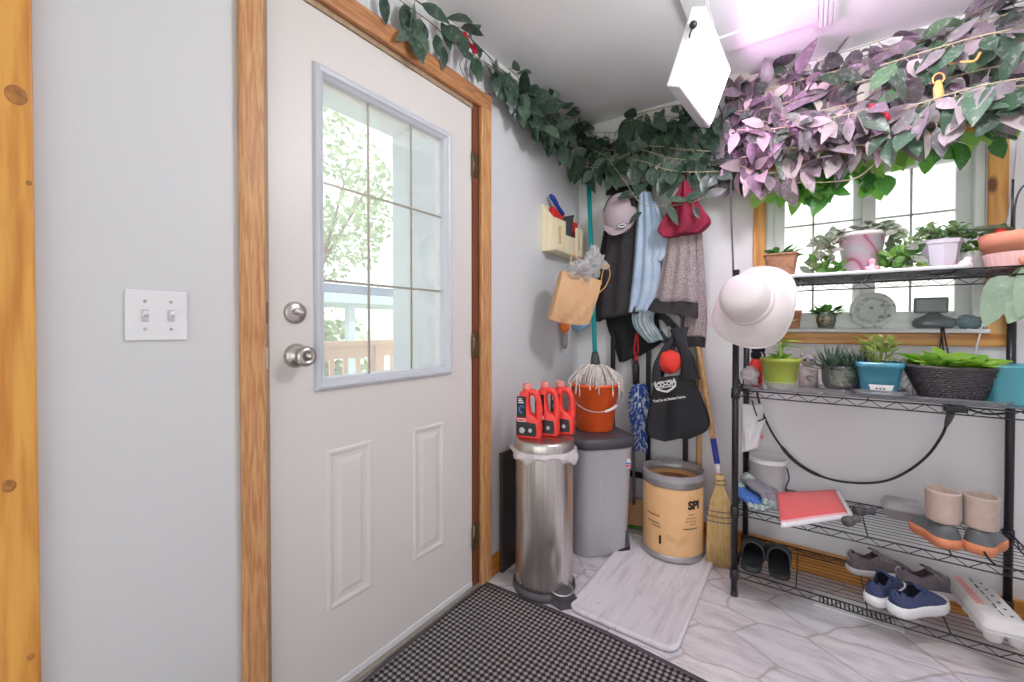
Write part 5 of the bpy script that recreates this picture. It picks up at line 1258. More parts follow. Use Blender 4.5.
def shoe(name, label, heel, dirn, L, W, mats, hs, zs=.026, skew=.06, laces=None, group=None, opening=True):
    heel = V(heel); d_ = V(dirn); d_.z = 0; d_.normalize(); n_ = V((-d_.y, d_.x, 0)); Mx = Matrix.Translation(heel) @ Matrix((d_, n_, V((0, 0, 1)))).transposed().to_4x4()
    t = thing(name, label, name.split('_')[-1], heel, group)
    G().loft([outline(L, W, s_, z, Mx, skew=skew) for s_, z in ((.95, 0), (1.02, .006), (1.05, zs*.55), (1.03, zs), (.97, zs+.001))]).build('sole', mats[1], t)
    g = G(); R = []; N = 34
    ct = (0, .06, .16, .28, .38, .45, .56, .70, .84, .94, 1.0)
    for i in range(N+1):
        x = i/N; hw = itp(TT, HW, x)*W*.95; h = itp(ct, hs, x); op = 1 if (opening and .055 < x < .42) else 0; z0 = zs*.8; ring = []
        toe = .010*max(0, x-.72)*4*(x-.72); sy = skew*W*x*x
        for s_ in [q/6 for q in range(7)]: ring.append((-hw*(1.0-.42*s_**1.6), z0+(h-z0)*(s_**.85)*(1 if op else .82)))
        for u in (-.5, -.3, 0, .3, .5):
            if op: ring.append((u*hw*.9, z0+.012))
            else: ring.append((u*hw*1.0, z0+(h-z0)*(.82+.18*(1-(u/.58)**2))))
        for s_ in [q/6 for q in range(6, -1, -1)]: ring.append((hw*(1.0-.42*s_**1.6), z0+(h-z0)*(s_**.85)*(1 if op else .82)))
        R.append([Mx @ V((x*L*.985+.004, y+sy, z+toe)) for y, z in ring])
    n = len(R[0]); vs = [p for r in R for p in r]
    for i in range(N):
        for j in range(n-1):
            g.k = 1 if (opening and 6 <= j <= 11 and .03 < i/N < .43) else 0
            g.add([R[i][j], R[i][j+1], R[i+1][j+1], R[i+1][j]], [[0, 1, 2, 3]])
    g.k = 0; g.add(R[0], [list(range(n))]); g.add(R[N], [list(range(n))[::-1]])
    o = g.build('upper', [mats[0], mats[2]], t)
    bm = bmesh.new(); bm.from_mesh(o.data); bmesh.ops.remove_doubles(bm, verts=bm.verts[:], dist=1e-5); bmesh.ops.recalc_face_normals(bm, faces=bm.faces[:]); bm.to_mesh(o.data); bm.free()
    for p in o.data.polygons: p.use_smooth = True
    md = o.modifiers.new('thick', 'SOLIDIFY'); md.thickness = .0022; md.offset = -1
    # tongue, laces, heel tab
    def top(x, y, e=.003):
        h = itp(ct, hs, x); hw = itp(TT, HW, x)*W; u = y/hw; z0 = zs*.8; return Mx @ V((x*L, y+skew*W*x*x, z0+(h-z0)*(1-.18*(u/.58)**2)+e))
    if laces:
        g = G()
        for k in range(5):
            x = .46+.052*k; g.tube([top(x, -.026, .001), top(x+.012, -.010, .0045), top(x+.022, .010, .0045), top(x+.026, .026, .001)], .0026, 6)
        for sx in (-1, 1): g.tube(spl([top(.47, 0, .006), top(.44, sx*.018, .012), top(.50, sx*.024, .006), top(.54, sx*.026, .003)], 5), .0022, 6)
        g.build('laces', laces, t)
    if not opening: return t, Mx
    tn = G().sheet(lambda u, v: Mx @ V(((.36+.12*u)*L, (v-.5)*.042+skew*W*.16, zs+(itp(ct, hs, .46)-zs*.8)*(1.0+.16*(1-u))-.010*(2*v-1)**2)), 6, 6, .004).build('tongue', mats[0], t)
    G().tube(spl([Mx @ V((.006, -.010, hs[0]*.55)), Mx @ V((-.004, 0, hs[0]*.85)), Mx @ V((.004, 0, hs[0]*1.04)), Mx @ V((.012, .0, hs[0]*1.05))], 4), .0035, 6).build('heel_tab', mats[2] if laces is None else laces, t)
    return t, Mx
def boot(label, heel, dirn, skew):
    t, Mx = shoe('rain_boot', label, heel, dirn, .168, .102, (m_rub, m_osole, m_blk), (.074, .080, .084, .088, .094, .092, .082, .068, .052, .036, .020), .034, skew, None, None, False)
    g = G(); prof = [(.036, .080), (.0405, .083), (.0415, .090), (.0425, .178), (.0435, .184), (.041, .188), (.038, .183), (.036, .12), (.035, .09)]
    R = []
    for r, z in prof: R.append([Mx @ V((.052+r*1.22*math.cos(b)+.003*math.cos(2*b), r*1.0*math.sin(b), z-.008*math.cos(b)*(z > .2))) for b in [2*PI*q/44 for q in range(44)]])
    g.loft(R, True, False, False); g.build('folded_cuff', m_cuf, t)
    G().loft([[Mx @ V((.052+.0345*1.2*math.cos(b), .0345*math.sin(b), z)) for b in [2*PI*q/30 for q in range(30)]] for z in (.140, .139)]).build('dark_lining', mat('boot_lining', (150, 138, 130), .9), t)
    return t
h1 = on(950, 551, 'z', z3+.02); h2 = on(972, 556, 'z', z3+.02)
boot('left boot of the grey and beige pair, toe pointing to the back left', (1.554, 1.985, z3), (-.32, .95, 0), .03)
boot('right boot of the grey and beige pair, nearest the rear right post', (1.612, 1.992, z3), (.36, .93, 0), -.03)
tag(G().tube(spl([(1.622, 2.02, z3+.075), (1.624, 2.005, z3+.05), (1.626, 1.985, z3+.02), (1.632, 1.955, z3+.008), (1.64, 1.94, z3+.003)], 6), .003, 6).build('lace_cord', m_blk), 'black and white cord hanging between the two grey boots', 'cord')

# ------------------------------------------------------------------ bottom tier
z4 = TZ[0]+.0005
m_navy = mat('navy_knit_upper', (60, 68, 104), .85, col2=(74, 82, 120), vs=160, bump=.3, bs=320); m_navyd = mat('navy_lining', (24, 28, 44), .9); m_wsole = mat('white_foam_sole', (238, 238, 240), .5)
hs1 = (.082, .086, .070, .062, .074, .090, .078, .062, .050, .036, .020)
a = on(868, 606, 'z', z4); b = on(893, 614, 'z', z4)
shoe('sneaker', 'navy sneaker with white sole at the front, toe to the right', (1.406, 1.958, z4), (.66, .75, 0), .222, .092, (m_navy, m_wsole, m_navyd), hs1, .038, -.05, mat('navy_lace', (58, 76, 128), .7))
shoe('sneaker', 'navy sneaker with white sole standing left of its mate', (1.350, 1.978, z4), (.42, .90, 0), .220, .088, (m_navy, m_wsole, m_navyd), hs1, .038, .05, mat('navy_lace', (58, 76, 128), .7))
m_gre = mat('taupe_mesh', (122, 112, 114), .85, col2=(98, 90, 94), vs=60, bump=.3, bs=240); m_gre2 = mat('taupe_lining', (92, 70, 76), .9); m_lt = mat('pale_foam_sole', (214, 210, 210), .6)
shoe('sneaker', 'taupe grey sneaker at the back left, its heel toward the slippers', (1.296, 2.205, z4), (.90, .42, 0), .225, .086, (m_gre, m_lt, m_gre2), hs1, .026, .03, mat('taupe_lace', (150, 140, 142), .8))
shoe('sneaker', 'taupe grey sneaker with marbled panels behind the navy pair', (1.440, 2.165, z4), (.92, .38, 0), .235, .090, (mat('taupe_marble', (132, 122, 126), .8, col2=(92, 88, 96), vs=28, bump=.3, bs=240), m_lt, m_gre2), hs1, .026, -.03, mat('taupe_lace', (150, 140, 142), .8))
# slippers
m_sl = mat('black_foam', (40, 43, 48), .55)
def slipper(label, heel, dirn, sk):
    heel = V(heel); d_ = V(dirn).normalized(); n_ = V((-d_.y, d_.x, 0)); Mx = Matrix.Translation(heel) @ Matrix((d_, n_, V((0, 0, 1)))).transposed().to_4x4(); L, W = .255, .104
    t = thing('slipper', label, 'slipper', heel)
    G().loft([outline(L, W, s_, z, Mx, skew=sk) for s_, z in ((.94, 0), (1.0, .006), (1.02, .016), (.98, .024), (.90, .022))]).build('footbed', m_sl, t)
    g = G()
    def fn(u, v):
        x = .46+.48*u; a_ = PI*v; hw = itp(TT, HW, x)*W*1.04; h = (.066-.040*u*u)
        return Mx @ V((x*L, -hw*math.cos(a_)+sk*W*x*x, .014+h*math.sin(a_)**.6))
    g.sheet(fn, 14, 20, .005); g.build('upper', m_sl, t)
    G().tube([Mx @ V((.46*L, -itp(TT, HW, .46)*W*1.04*math.cos(PI*v)+sk*W*.21, .014+.066*math.sin(PI*v)**.6)) for v in [q/20 for q in range(21)]], .004, 6).build('rolled_edge', mat('foam_edge', (76, 80, 86), .4), t)
slipper('left black foam slipper of the pair on the bottom tier', (.968, 1.955, z4), (.02, 1, 0), .03)
slipper('right black foam slipper of the pair on the bottom tier, slightly turned', (1.072, 1.965, z4), (-.10, 1, 0), -.03)
# egg carton
m_pulp = mat('grey_white_pulp', (226, 224, 222), .85, bump=.35, bs=140)
ca = math.radians(-7); cd = V((math.sin(ca), math.cos(ca), 0)); cn = V((cd.y, -cd.x, 0)); co_ = V((1.618, 1.952, z4))
t = thing('egg_carton', 'white pulp egg carton with a red label at the right end of the bottom tier', 'egg carton', co_+cn*.06+cd*.15)
def cbox(a0, a1, b0, b1, z): return [co_+cn*x+cd*y+V((0, 0, z)) for x, y in rrect(a0, a1, b0, b1, .014, 4)]
g = G()
for i in range(2):
    for j in range(6):
        cx_, cy_ = .033+.056*i, .029+.0485*j
        g.loft([[co_+cn*(cx_+r*1.12*math.cos(b))+cd*(cy_+r*math.sin(b))+V((0, 0, z)) for b in [2*PI*q/16 for q in range(16)]] for r, z in ((.012, .0), (.018, .004), (.024, .034), (.025, .038))])
g.loft([cbox(.0, .122, .0, .300, .036), cbox(-.002, .124, -.002, .302, .038), cbox(-.002, .124, -.002, .302, .042)]); g.build('egg_cups', m_pulp, t)
g = G(); g.loft([cbox(-.001, .123, -.001, .301, .0425), cbox(.003, .119, .003, .297, .052), cbox(.010, .112, .010, .290, .072), cbox(.015, .107, .015, .285, .0755)]); ld = g.build('lid', m_pulp, t)
g = G(); g.prism([(.020, .10), (.041, .10), (.041, .275), (.020, .275)], co_+V((0, 0, .0757)), cn, cd, (0, 0, .0008)); g.build('red_label', mat('faded_red_label', (232, 146, 146), .6, col2=(240, 186, 184), vs=50), ld)
for k in range(6):
    G().lathe([(0, .0757), (.0042, .0757), (.0042, .0764), (0, .0764)], co_+cn*.088+cd*(.060+.040*k), 12).build('vent_hole', m_ink, ld)
    g = G(); g.prism([(.064+rnd(-.002, .002), .056+.040*k), (.068, .056+.040*k), (.067+rnd(-.002, .002), .084+.040*k), (.0645, .084+.040*k)], co_+V((0, 0, .0757)), cn, cd, (0, 0, .0008)); g.build('printed_stroke', m_ink, ld)
c = on(1024, 604, 'y', 2.30); 
tag(G().loft([[V((1.86+x, 2.24+y, z)) for x, y in rrect(-.05, .05, -.03, .03, .01)] for z in (.0005, .17, .18)]).build('carton', mat('amber_carton', (236, 176, 60), .5)), 'amber yellow carton on the floor at the right edge beside the shelf unit', 'carton')

# ------------------------------------------------------------------ extension cord under the second tier
t = thing('extension_cord', 'thick black extension cord drooping under the second tier with its plug at the right', 'cord', on(850, 484, 'y', 2.315))
pts = spl([on(757, 392, 'y', 2.25), on(760, 405, 'y', 2.225), on(768, 425, 'y', 2.265), on(781, 446, 'y', 2.305), on(800, 465, 'y', 2.325), on(826, 478, 'y', 2.325), on(856, 483, 'y', 2.315), on(885, 481, 'y', 2.305), on(908, 471, 'y', 2.295), on(928, 455, 'y', 2.285), on(941, 437, 'y', 2.275), on(946, 426, 'y', 2.27)], 6)
G().tube(pts, .0048, 8).build('cable', m_black, t)
G().tube(pts[18:30], [.0052]+[.008]*10+[.0052], 8).build('connector', m_black, t)
G().tube([pts[-1], on(948, 421, 'y', 2.265), on(950, 416, 'y', 2.265), on(951, 411, 'y', 2.265)], [.006, .010, .012, .013], 10).build('plug', mat('dark_grey_plastic', (84, 82, 88), .45), t)
o = on(954, 412, 'y', 2.265); o.z = TZ[2]-.066
t2_ = thing('power_adapter', 'black power adapter block hanging under the second tier', 'power adapter', o)
G().box(o.x-.03, o.x+.035, o.y-.02, o.y+.02, o.z, o.z+.026, .006).build('adapter_body', m_black, t2_); G().tube(spl([o+V((.035, 0, .015)), o+V((.08, -.02, .005)), o+V((.13, -.04, .018))], 6), .004, 6).build('lead', m_black, t2_)

# ------------------------------------------------------------------ sun hat on the front left post
m_straw = mat('white_paper_straw', (230, 222, 222), .8, bump=.3, bs=260, transl=.12)
ax_ = (cR*-.74+V((-cF.x, -cF.y, 0))*.56+V((0, 0, .32))).normalized(); MH = frame(ax_); hc = at(750, 303, 1.64)
sh = thing('sun_hat', 'white wide brimmed sun hat hung on the front left post of the shelf unit', 'hat', hc+V((0, 0, -.17)))
def hatring(r, z, k=0., n=64):
    out = []
    for q in range(n):
        a = 2*PI*q/n; zz = z+k*(.020*math.sin(2*a+.6)+.014*math.sin(3*a+2.0)); out.append(hc+MH @ V((r*math.cos(a)*1.0, r*math.sin(a)*1.06, zz)))
    return out
g = G(); g.loft([hatring(r, z) for r, z in ((.001, .118), (.03, .117), (.055, .112), (.074, .099), (.082, .078), (.085, .05), (.087, .018), (.090, .004), (.087, .004), (.082, .05), (.06, .1), (.001, .112))]); g.build('crown', m_straw, sh)
g = G(); g.loft([hatring(r, z, k) for r, z, k in ((.088, .006, 0), (.10, .000, .1), (.118, -.006, .4), (.138, -.014, .8), (.156, -.024, 1.2), (.157, -.027, 1.2), (.138, -.018, .8), (.10, -.004, .1), (.088, .002, 0))], True, False, False); bo = g.build('brim', m_straw, sh)
G().tube(hatring(.1575, -.0255, 1.2), .0028, 6, True).build('brim_edging', m_straw, bo)
G().loft([hatring(r, z) for r, z in ((.0885, .005), (.0905, .006), (.0880, .030), (.0868, .030))], True, False, False).build('hat_band', mat('hat_band_cream', (236, 226, 226), .6), sh)

# ================================================================== GROW LIGHT
xp = .838
gA = on(706, 12, 'x', xp+.03); gB = on(730, 70, 'x', xp+.03); gD = on(686, 88, 'x', xp-.05)
gv = gB-gA; lv = gv.length; gv.normalize(); gu = gD-gA; gu -= gv*gu.dot(gv); lu = (gD-gA).length; gu.normalize(); gn_ = gv.cross(gu)
if gn_.x < 0: gn_ = -gn_
gu = gn_.cross(gv); 
if gu.dot(gD-gA) < 0: gu = -gu
MG = Matrix((gv, gu, gn_)).transposed().to_4x4(); MG.translation = gA
gl = thing('grow_light', 'lit white LED grow light panel hanging edge-on from the ceiling over the plants', 'grow light', gA+gv*lv*.5+gu*lu*.5)
m_case = mat('lamp_case_white', (228, 226, 230), .4)
G().box(-.012, lv+.012, -.012, lu+.012, -.050, -.001, .004, MG).build('case', m_case, gl)
lt = NT('led_face'); lt.set(Base_Color=(250, 240, 250), Roughness=.4)
vo = lt.new('ShaderNodeTexVoronoi'); vo.inputs['Scale'].default_value = 60; vo.inputs['Randomness'].default_value = 0; lt.link(lt.co(), vo.inputs['Vector'])
LED = 13.0
lt.b.inputs['Emission Color'].default_value = (1, .50, .98, 1); lt.b.inputs['Emission Strength'].default_value = LED
G().box(.004, lv-.004, .004, lu-.004, -.0008, .003, .001, MG).build('led_face', lt.m, gl)
mdot = NT('led_dot'); mdot.set(Base_Color=(240, 236, 200), Roughness=.3); mdot.b.inputs['Emission Color'].default_value = (1, .86, .9, 1); mdot.b.inputs['Emission Strength'].default_value = LED*.55
g = G(); nu_, nv_ = 14, 8
for i in range(nu_):
    for j in range(nv_):
        if (i+j) % 2: continue
        g.ball(MG @ V((lv*(.22+.6*i/(nu_-1)), lu*(.14+.72*j/(nv_-1)), .003)), .0045, 6, 4, (1, 1, .5), MG.to_3x3())
g.build('led_dots', mdot.m, gl)
kp = MG @ V((.03, -.013, -.03))
kb = on(692, 15, 'x', xp-.0)
g = G(); kc = MG @ V((-.0125, .10, -.026)); kc2 = MG @ V((.06, lu*.5, -.0505))
kk = MG @ V((-.0, .045, -.022))
g.ball(kk+gv*-.018, .013, 12, 8).tube([kk+gv*-.018+gu*.01, kk+gv*-.022+gu*.03, kk+gv*-.016+gu*.038], .003, 6); g.build('hanging_knob', m_black, gl)
g = G()
for s_ in (.15, .85): p = MG @ V((lv*s_, -.012, -.025)); g.tube([p, V((p.x, p.y, H-.0005))], .0015, 5)
g.build('hanging_wire', m_nickel, gl)
tag(G().tube(spl([MG @ V((lv*.96, lu*.3, -.056)), on(724, 120, 'y', 2.25), on(730, 150, 'y', 2.2), on(731, 205, 'y', 2.12), on(733, 262, 'y', 2.05), on(735, 330, 'y', 1.99), on(737, 372, 'y', 1.985), on(745, 396, 'y', 2.01)], 8), .0038, 7).build('power_cable', mat('dark_grey_cable', (70, 70, 74), .5)), 'long dark power cable hanging from the grow light down behind the sun hat', 'cable')

# ================================================================== HOYA VINES
m_vine = mat('woody_vine', (150, 122, 108), .8, col2=(120, 104, 84), vs=30); m_vineg = mat('pale_vine', (182, 170, 150), .7, col2=(150, 140, 110), vs=30)
lf_hd = leafmat('deep_green_leaf', [(60, 84, 70), (74, 98, 82), (50, 72, 60), (86, 108, 92)], .3, .12, .4, (160, 176, 160))
lf_hp = leafmat('growlight_mauve_leaf', [(112, 98, 108), (136, 122, 130), (86, 78, 84), (198, 190, 182), (122, 108, 118), (68, 84, 70), (164, 150, 152), (98, 94, 92)], .35, .16, .4, (214, 200, 208))  # variegated leaves with the grow light's mauve mixed into their colours
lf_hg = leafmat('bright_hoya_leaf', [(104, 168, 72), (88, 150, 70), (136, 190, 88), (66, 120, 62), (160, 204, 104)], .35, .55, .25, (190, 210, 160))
lf_hm = leafmat('mixed_hoya_leaf', [(76, 104, 84), (128, 122, 126), (158, 144, 152), (62, 88, 68), (112, 106, 110), (92, 128, 92), (182, 168, 172), (140, 128, 136), (74, 92, 82)], .33, .18, .45, (206, 202, 204))  # some of the grow light's mauve mixed in among the greens
def clampP(p):
    p.x = max(p.x, .012); p.y = min(p.y, 2.335); p.z = min(p.z, H-.012); return p
def vine(name, label, stems, mleaf, face, L, W, gap=.045, hang=.8, spread=.6, stemr=.0026, ms=None, prob=1., extra=()):
    face = V(face); gs = G(); g = G(); mid = stems[len(stems)//2][0]
    t = thing(name, label, 'plant', clampP(V(mid)))
    for st in stems:
        c = [clampP(p) for p in spl(st, 9)]; gs.tube(c, stemr*rnd(.8, 1.2), 6)
        acc = rnd(0, gap)
        for a, b in zip(c, c[1:]):
            acc += (b-a).length
            while acc > gap:
                acc -= gap
                if rnd(0, 1) > prob: continue
                tn = (b-a).normalized(); base = a.copy()
                for s_ in ((-1, 1) if rnd(0, 1) < .5 else (rnd(-1, 1),)):
                    sd = tn.cross(face).normalized()
                    d = (sd*s_*spread*rnd(.3, 1.2)+tn*rnd(-.5, .6)+V((0, 0, -hang*rnd(.25, 1.3)))+face*rnd(.1, .6)).normalized()
                    nr = face+V((rnd(-.7, .7), rnd(-.7, .7), rnd(-.3, .9)))
                    pt = base+d*rnd(.012, .03); gs.tube([base, pt], stemr*.6, 4, cap=False)
                    l = L*rnd(.65, 1.15); tip = pt+d*l
                    if tip.y > 2.342: d.y -= (tip.y-2.342)/l+.05
                    if tip.x < .006: d.x += (.006-tip.x)/l+.05
                    if tip.z > H-.006: d.z -= (tip.z-H+.006)/l+.05
                    leaf(g, pt, d, nr, l, W*rnd(.75, 1.2)*l/L*1.05, rnd(0, .35), rnd(.06, .2))
    for b, d, nr, l, w_ in extra: b = clampP(V(b)); d = V(d).normalized(); d.z = min(d.z, (H-.01-b.z)/l); leaf(g, b, d, nr, l, w_, .15, .12)
    gs.build('stem', ms or m_vine, t); g.build('foliage', mleaf, t); return t
XA = .035
def lw(px, py, x=XA): return on(px, py, 'x', x)
# over the door
vine('hoya_vine', 'sparse dark green vine strung along the top of the door casing', [
    [lw(372, -30), lw(400, 0), lw(430, 22), lw(452, 42), lw(478, 58), lw(500, 72)],
    [lw(405, -8), lw(440, 18), lw(470, 38), lw(498, 66)],
    [lw(420, 20), lw(412, 34), lw(404, 10)]], lf_hd, (1, -.25, -.1), .105, .050, .070, 1., .35, .0022, m_vine, .75,
    [(lw(383, -6), V((.05, .1, -1)), V((1, -.5, 0)), .09, .036), (lw(406, 4), V((.05, -.1, -1)), V((1, -.5, 0)), .095, .044), (lw(443, 46), V((.05, .02, -1)), V((1, -.6, 0)), .085, .036), (lw(477, 62), V((.05, .1, -1)), V((1, -.5, 0)), .08, .036), (lw(468, 30), V((.3, .1, .6)), V((1, -.6, -.3)), .055, .048)])
tag(G().tube(spl([lw(500, 54), lw(508, 38), lw(517, 28, .06), lw(527, 25, .09), lw(533, 29, .11)], 6), .0014, 5).build('vine_tendril', m_vine), 'single bare curled tendril rising toward the ceiling right of the door', 'plant')
tag(G().tube(spl([lw(463, 58), lw(460, 66), lw(470, 86), lw(486, 94, .05), lw(497, 90)], 6), .0018, 5).build('vine_tendril', m_vine), 'looped bare vine stem hanging at the top corner of the door casing', 'plant')
# left wall towards the corner
vine('hoya_vine', 'bushy dark green vine on the wall between door casing and room corner', [
    [lw(494, 64), lw(520, 84), lw(540, 104, .05), lw(560, 118, .05), lw(578, 130, .05)],
    [lw(500, 78), lw(525, 98, .06), lw(545, 116, .07), lw(566, 132, .06)],
    [lw(508, 68), lw(532, 90), lw(556, 110), lw(582, 126)],
    [lw(515, 92, .06), lw(535, 118, .08), lw(552, 130, .08)], [lw(522, 100, .09), lw(540, 128, .09), lw(556, 138, .09)], [lw(540, 122, .07), lw(556, 138, .07), lw(570, 150, .06)]], lf_hd, (1, -.6, -.1), .112, .055, .034, 1., .45, .0026, m_vineg, 1.,
    [(lw(560, 82, .05), V((.2, .05, .3)), V((.8, -.8, 0)), .075, .05)])
YB = 2.40
def bw_(px, py, y=YB): return on(px, py, 'y', y-.10)
# back wall, left (dark) stretch over the coat rack
vine('hoya_vine', 'dark green vine hanging over the coat rack from corner to grow light', [
    [bw_(578, 128, 2.42), bw_(610, 140), bw_(645, 132), bw_(680, 140), bw_(712, 138), bw_(735, 142)],
    [bw_(582, 140), bw_(612, 150, 2.36), bw_(650, 146, 2.36), bw_(688, 150, 2.36), bw_(728, 152, 2.37)],
    [bw_(590, 132), bw_(622, 132), bw_(660, 124), bw_(690, 128), bw_(720, 128)],
    [bw_(585, 146, 2.34), bw_(615, 158, 2.33), bw_(640, 150, 2.33), bw_(670, 158, 2.33), bw_(705, 160, 2.33), bw_(740, 160, 2.34)],
    [bw_(630, 116), bw_(660, 108), bw_(685, 106), bw_(712, 104)], [bw_(625, 122, 2.38), bw_(655, 116, 2.38), bw_(690, 118, 2.38), bw_(725, 118, 2.38)], [bw_(580, 156, 2.32), bw_(606, 170, 2.30), bw_(635, 160, 2.30), bw_(668, 170, 2.30), bw_(700, 172, 2.30), bw_(732, 170, 2.31)], [bw_(577, 150, 2.28), bw_(584, 165, 2.27), bw_(600, 168, 2.27)]], lf_hd, (-.05, -1, -.1), .120, .056, .042, 1.05, .45, .0024, m_vineg, 1.)
tag(G().tube(spl([bw_(632, 117, 2.43), bw_(650, 111, 2.42), bw_(672, 106, 2.41), bw_(690, 104, 2.40)], 6), .002, 5).build('vine_tendril', m_vine), 'bare stem rising along the ceiling line left of the grow light', 'plant')
t = vine('hoya_vine', 'thin low runner drooping in front of the cap and burgundy hat', [
    [bw_(608, 158, 2.27), bw_(618, 172, 2.25), bw_(628, 186, 2.24), bw_(642, 204, 2.24), bw_(665, 206, 2.24), bw_(688, 203, 2.24), bw_(704, 198, 2.24), bw_(716, 194, 2.24)]], lf_hd, (.1, -1, .2), .095, .042, .30, .4, .6, .0019, m_vineg, .5,
    [(bw_(634, 196, 2.24), V((.5, -.15, .35)), V((0, -1, .3)), .09, .05), (bw_(642, 212, 2.235), V((-.75, -.1, -.5)), V((0, -1, .6)), .085, .042), (bw_(668, 204, 2.235), V((.45, -.1, -1)), V((.1, -1, .1)), .12, .036), (bw_(684, 201, 2.235), V((1, -.1, .35)), V((0, -1, .4)), .085, .048), (bw_(705, 197, 2.235), V((1, 0, .28)), V((0, -1, .2)), .09, .05), (bw_(618, 200, 2.20), V((.9, 0, .6)), V((0, -1, .3)), .085, .034)])
# back wall, the long mass with grow-light purple in its leaf colours
def run(pts): return [bw_(*p) for p in pts]
vine('hoya_vine', 'dense vine mass with grow-light mauve in its leaf colours, right of the lamp', [
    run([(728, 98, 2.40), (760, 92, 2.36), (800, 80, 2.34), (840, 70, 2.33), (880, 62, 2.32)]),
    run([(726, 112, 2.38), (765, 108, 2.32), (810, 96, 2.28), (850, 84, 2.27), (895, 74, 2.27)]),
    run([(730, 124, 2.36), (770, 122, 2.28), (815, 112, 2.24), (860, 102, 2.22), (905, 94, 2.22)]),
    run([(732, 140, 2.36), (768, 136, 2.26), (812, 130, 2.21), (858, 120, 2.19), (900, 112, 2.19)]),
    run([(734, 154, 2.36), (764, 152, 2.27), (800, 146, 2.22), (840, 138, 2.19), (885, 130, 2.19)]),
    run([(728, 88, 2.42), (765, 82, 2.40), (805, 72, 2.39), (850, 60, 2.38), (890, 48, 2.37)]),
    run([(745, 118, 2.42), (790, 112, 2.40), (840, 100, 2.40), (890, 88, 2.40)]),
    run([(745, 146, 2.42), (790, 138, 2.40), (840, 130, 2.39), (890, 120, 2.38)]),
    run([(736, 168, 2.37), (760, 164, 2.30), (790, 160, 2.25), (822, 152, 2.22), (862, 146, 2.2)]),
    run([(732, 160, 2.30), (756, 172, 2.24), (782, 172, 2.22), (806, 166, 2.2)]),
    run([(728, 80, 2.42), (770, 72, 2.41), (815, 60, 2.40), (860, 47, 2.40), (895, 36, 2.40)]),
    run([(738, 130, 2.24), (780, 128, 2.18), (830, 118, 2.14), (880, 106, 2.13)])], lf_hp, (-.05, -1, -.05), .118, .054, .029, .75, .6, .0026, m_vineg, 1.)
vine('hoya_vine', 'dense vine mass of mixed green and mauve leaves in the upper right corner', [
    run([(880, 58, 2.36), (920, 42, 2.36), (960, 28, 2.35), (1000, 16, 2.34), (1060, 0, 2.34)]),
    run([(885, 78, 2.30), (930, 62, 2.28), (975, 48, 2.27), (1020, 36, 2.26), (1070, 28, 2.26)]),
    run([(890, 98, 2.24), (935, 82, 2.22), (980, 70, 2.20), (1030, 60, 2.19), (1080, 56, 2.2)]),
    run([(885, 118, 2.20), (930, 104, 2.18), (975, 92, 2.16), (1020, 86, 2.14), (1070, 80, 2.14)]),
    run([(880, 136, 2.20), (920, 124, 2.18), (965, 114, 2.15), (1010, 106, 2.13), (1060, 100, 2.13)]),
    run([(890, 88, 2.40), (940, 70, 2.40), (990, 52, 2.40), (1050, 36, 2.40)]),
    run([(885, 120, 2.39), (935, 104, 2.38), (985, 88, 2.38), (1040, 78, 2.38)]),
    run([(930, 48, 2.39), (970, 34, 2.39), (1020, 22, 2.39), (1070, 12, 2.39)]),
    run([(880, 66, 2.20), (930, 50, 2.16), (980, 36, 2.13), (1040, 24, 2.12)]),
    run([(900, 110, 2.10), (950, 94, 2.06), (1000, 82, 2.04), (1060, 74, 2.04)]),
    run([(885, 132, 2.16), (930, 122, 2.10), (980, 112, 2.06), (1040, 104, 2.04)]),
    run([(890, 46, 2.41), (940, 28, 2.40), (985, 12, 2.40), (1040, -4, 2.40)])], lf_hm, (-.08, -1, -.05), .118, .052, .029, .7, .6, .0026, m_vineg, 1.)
vine('hoya_vine', 'bright green backlit sprays hanging in front of the window top', [
    run([(762, 172, 2.34), (790, 176, 2.32), (820, 168, 2.30), (850, 160, 2.30)]),
    run([(770, 182, 2.36), (800, 186, 2.35), (826, 178, 2.34), (844, 168, 2.33)]),
    run([(852, 150, 2.30), (866, 162, 2.29), (880, 172, 2.28), (886, 160, 2.28)]),
    run([(862, 158, 2.33), (878, 176, 2.33), (872, 184, 2.32)]),
    run([(764, 178, 2.33), (772, 192, 2.33), (780, 196, 2.33)]), run([(790, 180, 2.33), (806, 190, 2.33), (824, 186, 2.33), (836, 190, 2.33)]), run([(800, 168, 2.36), (836, 172, 2.36), (856, 176, 2.36)]),
    run([(890, 146, 2.26), (920, 138, 2.24), (956, 130, 2.22), (990, 122, 2.20), (1020, 116, 2.2)]),
    run([(905, 152, 2.30), (935, 142, 2.28), (970, 134, 2.26), (1000, 128, 2.25)])], lf_hg, (-.1, -1, .0), .098, .054, .045, 1.1, .5, .0022, m_vineg, 1.)
for pts, lb in (([(764, 196, 2.24), (790, 184, 2.22), (830, 182, 2.20), (856, 178, 2.19), (872, 166, 2.18), (886, 150, 2.18)], 'pale bare runner drooping across the window top'), ([(740, 158, 2.22), (790, 148, 2.18), (850, 146, 2.16), (905, 140, 2.15)], 'long pale bare stem running level through the mauve leaves')):
    tag(G().tube(spl(run(pts), 8), .0024, 6).build('vine_tendril', m_vineg), lb, 'plant')
tag(G().tube(spl(run([(930, 32, 2.42), (962, 20, 2.41), (985, 9, 2.40), (1006, -2, 2.40), (1030, -14, 2.40)]), 8), .0022, 6).build('vine_tendril', m_vine), 'dark bare stem along the ceiling in the upper right corner', 'plant')
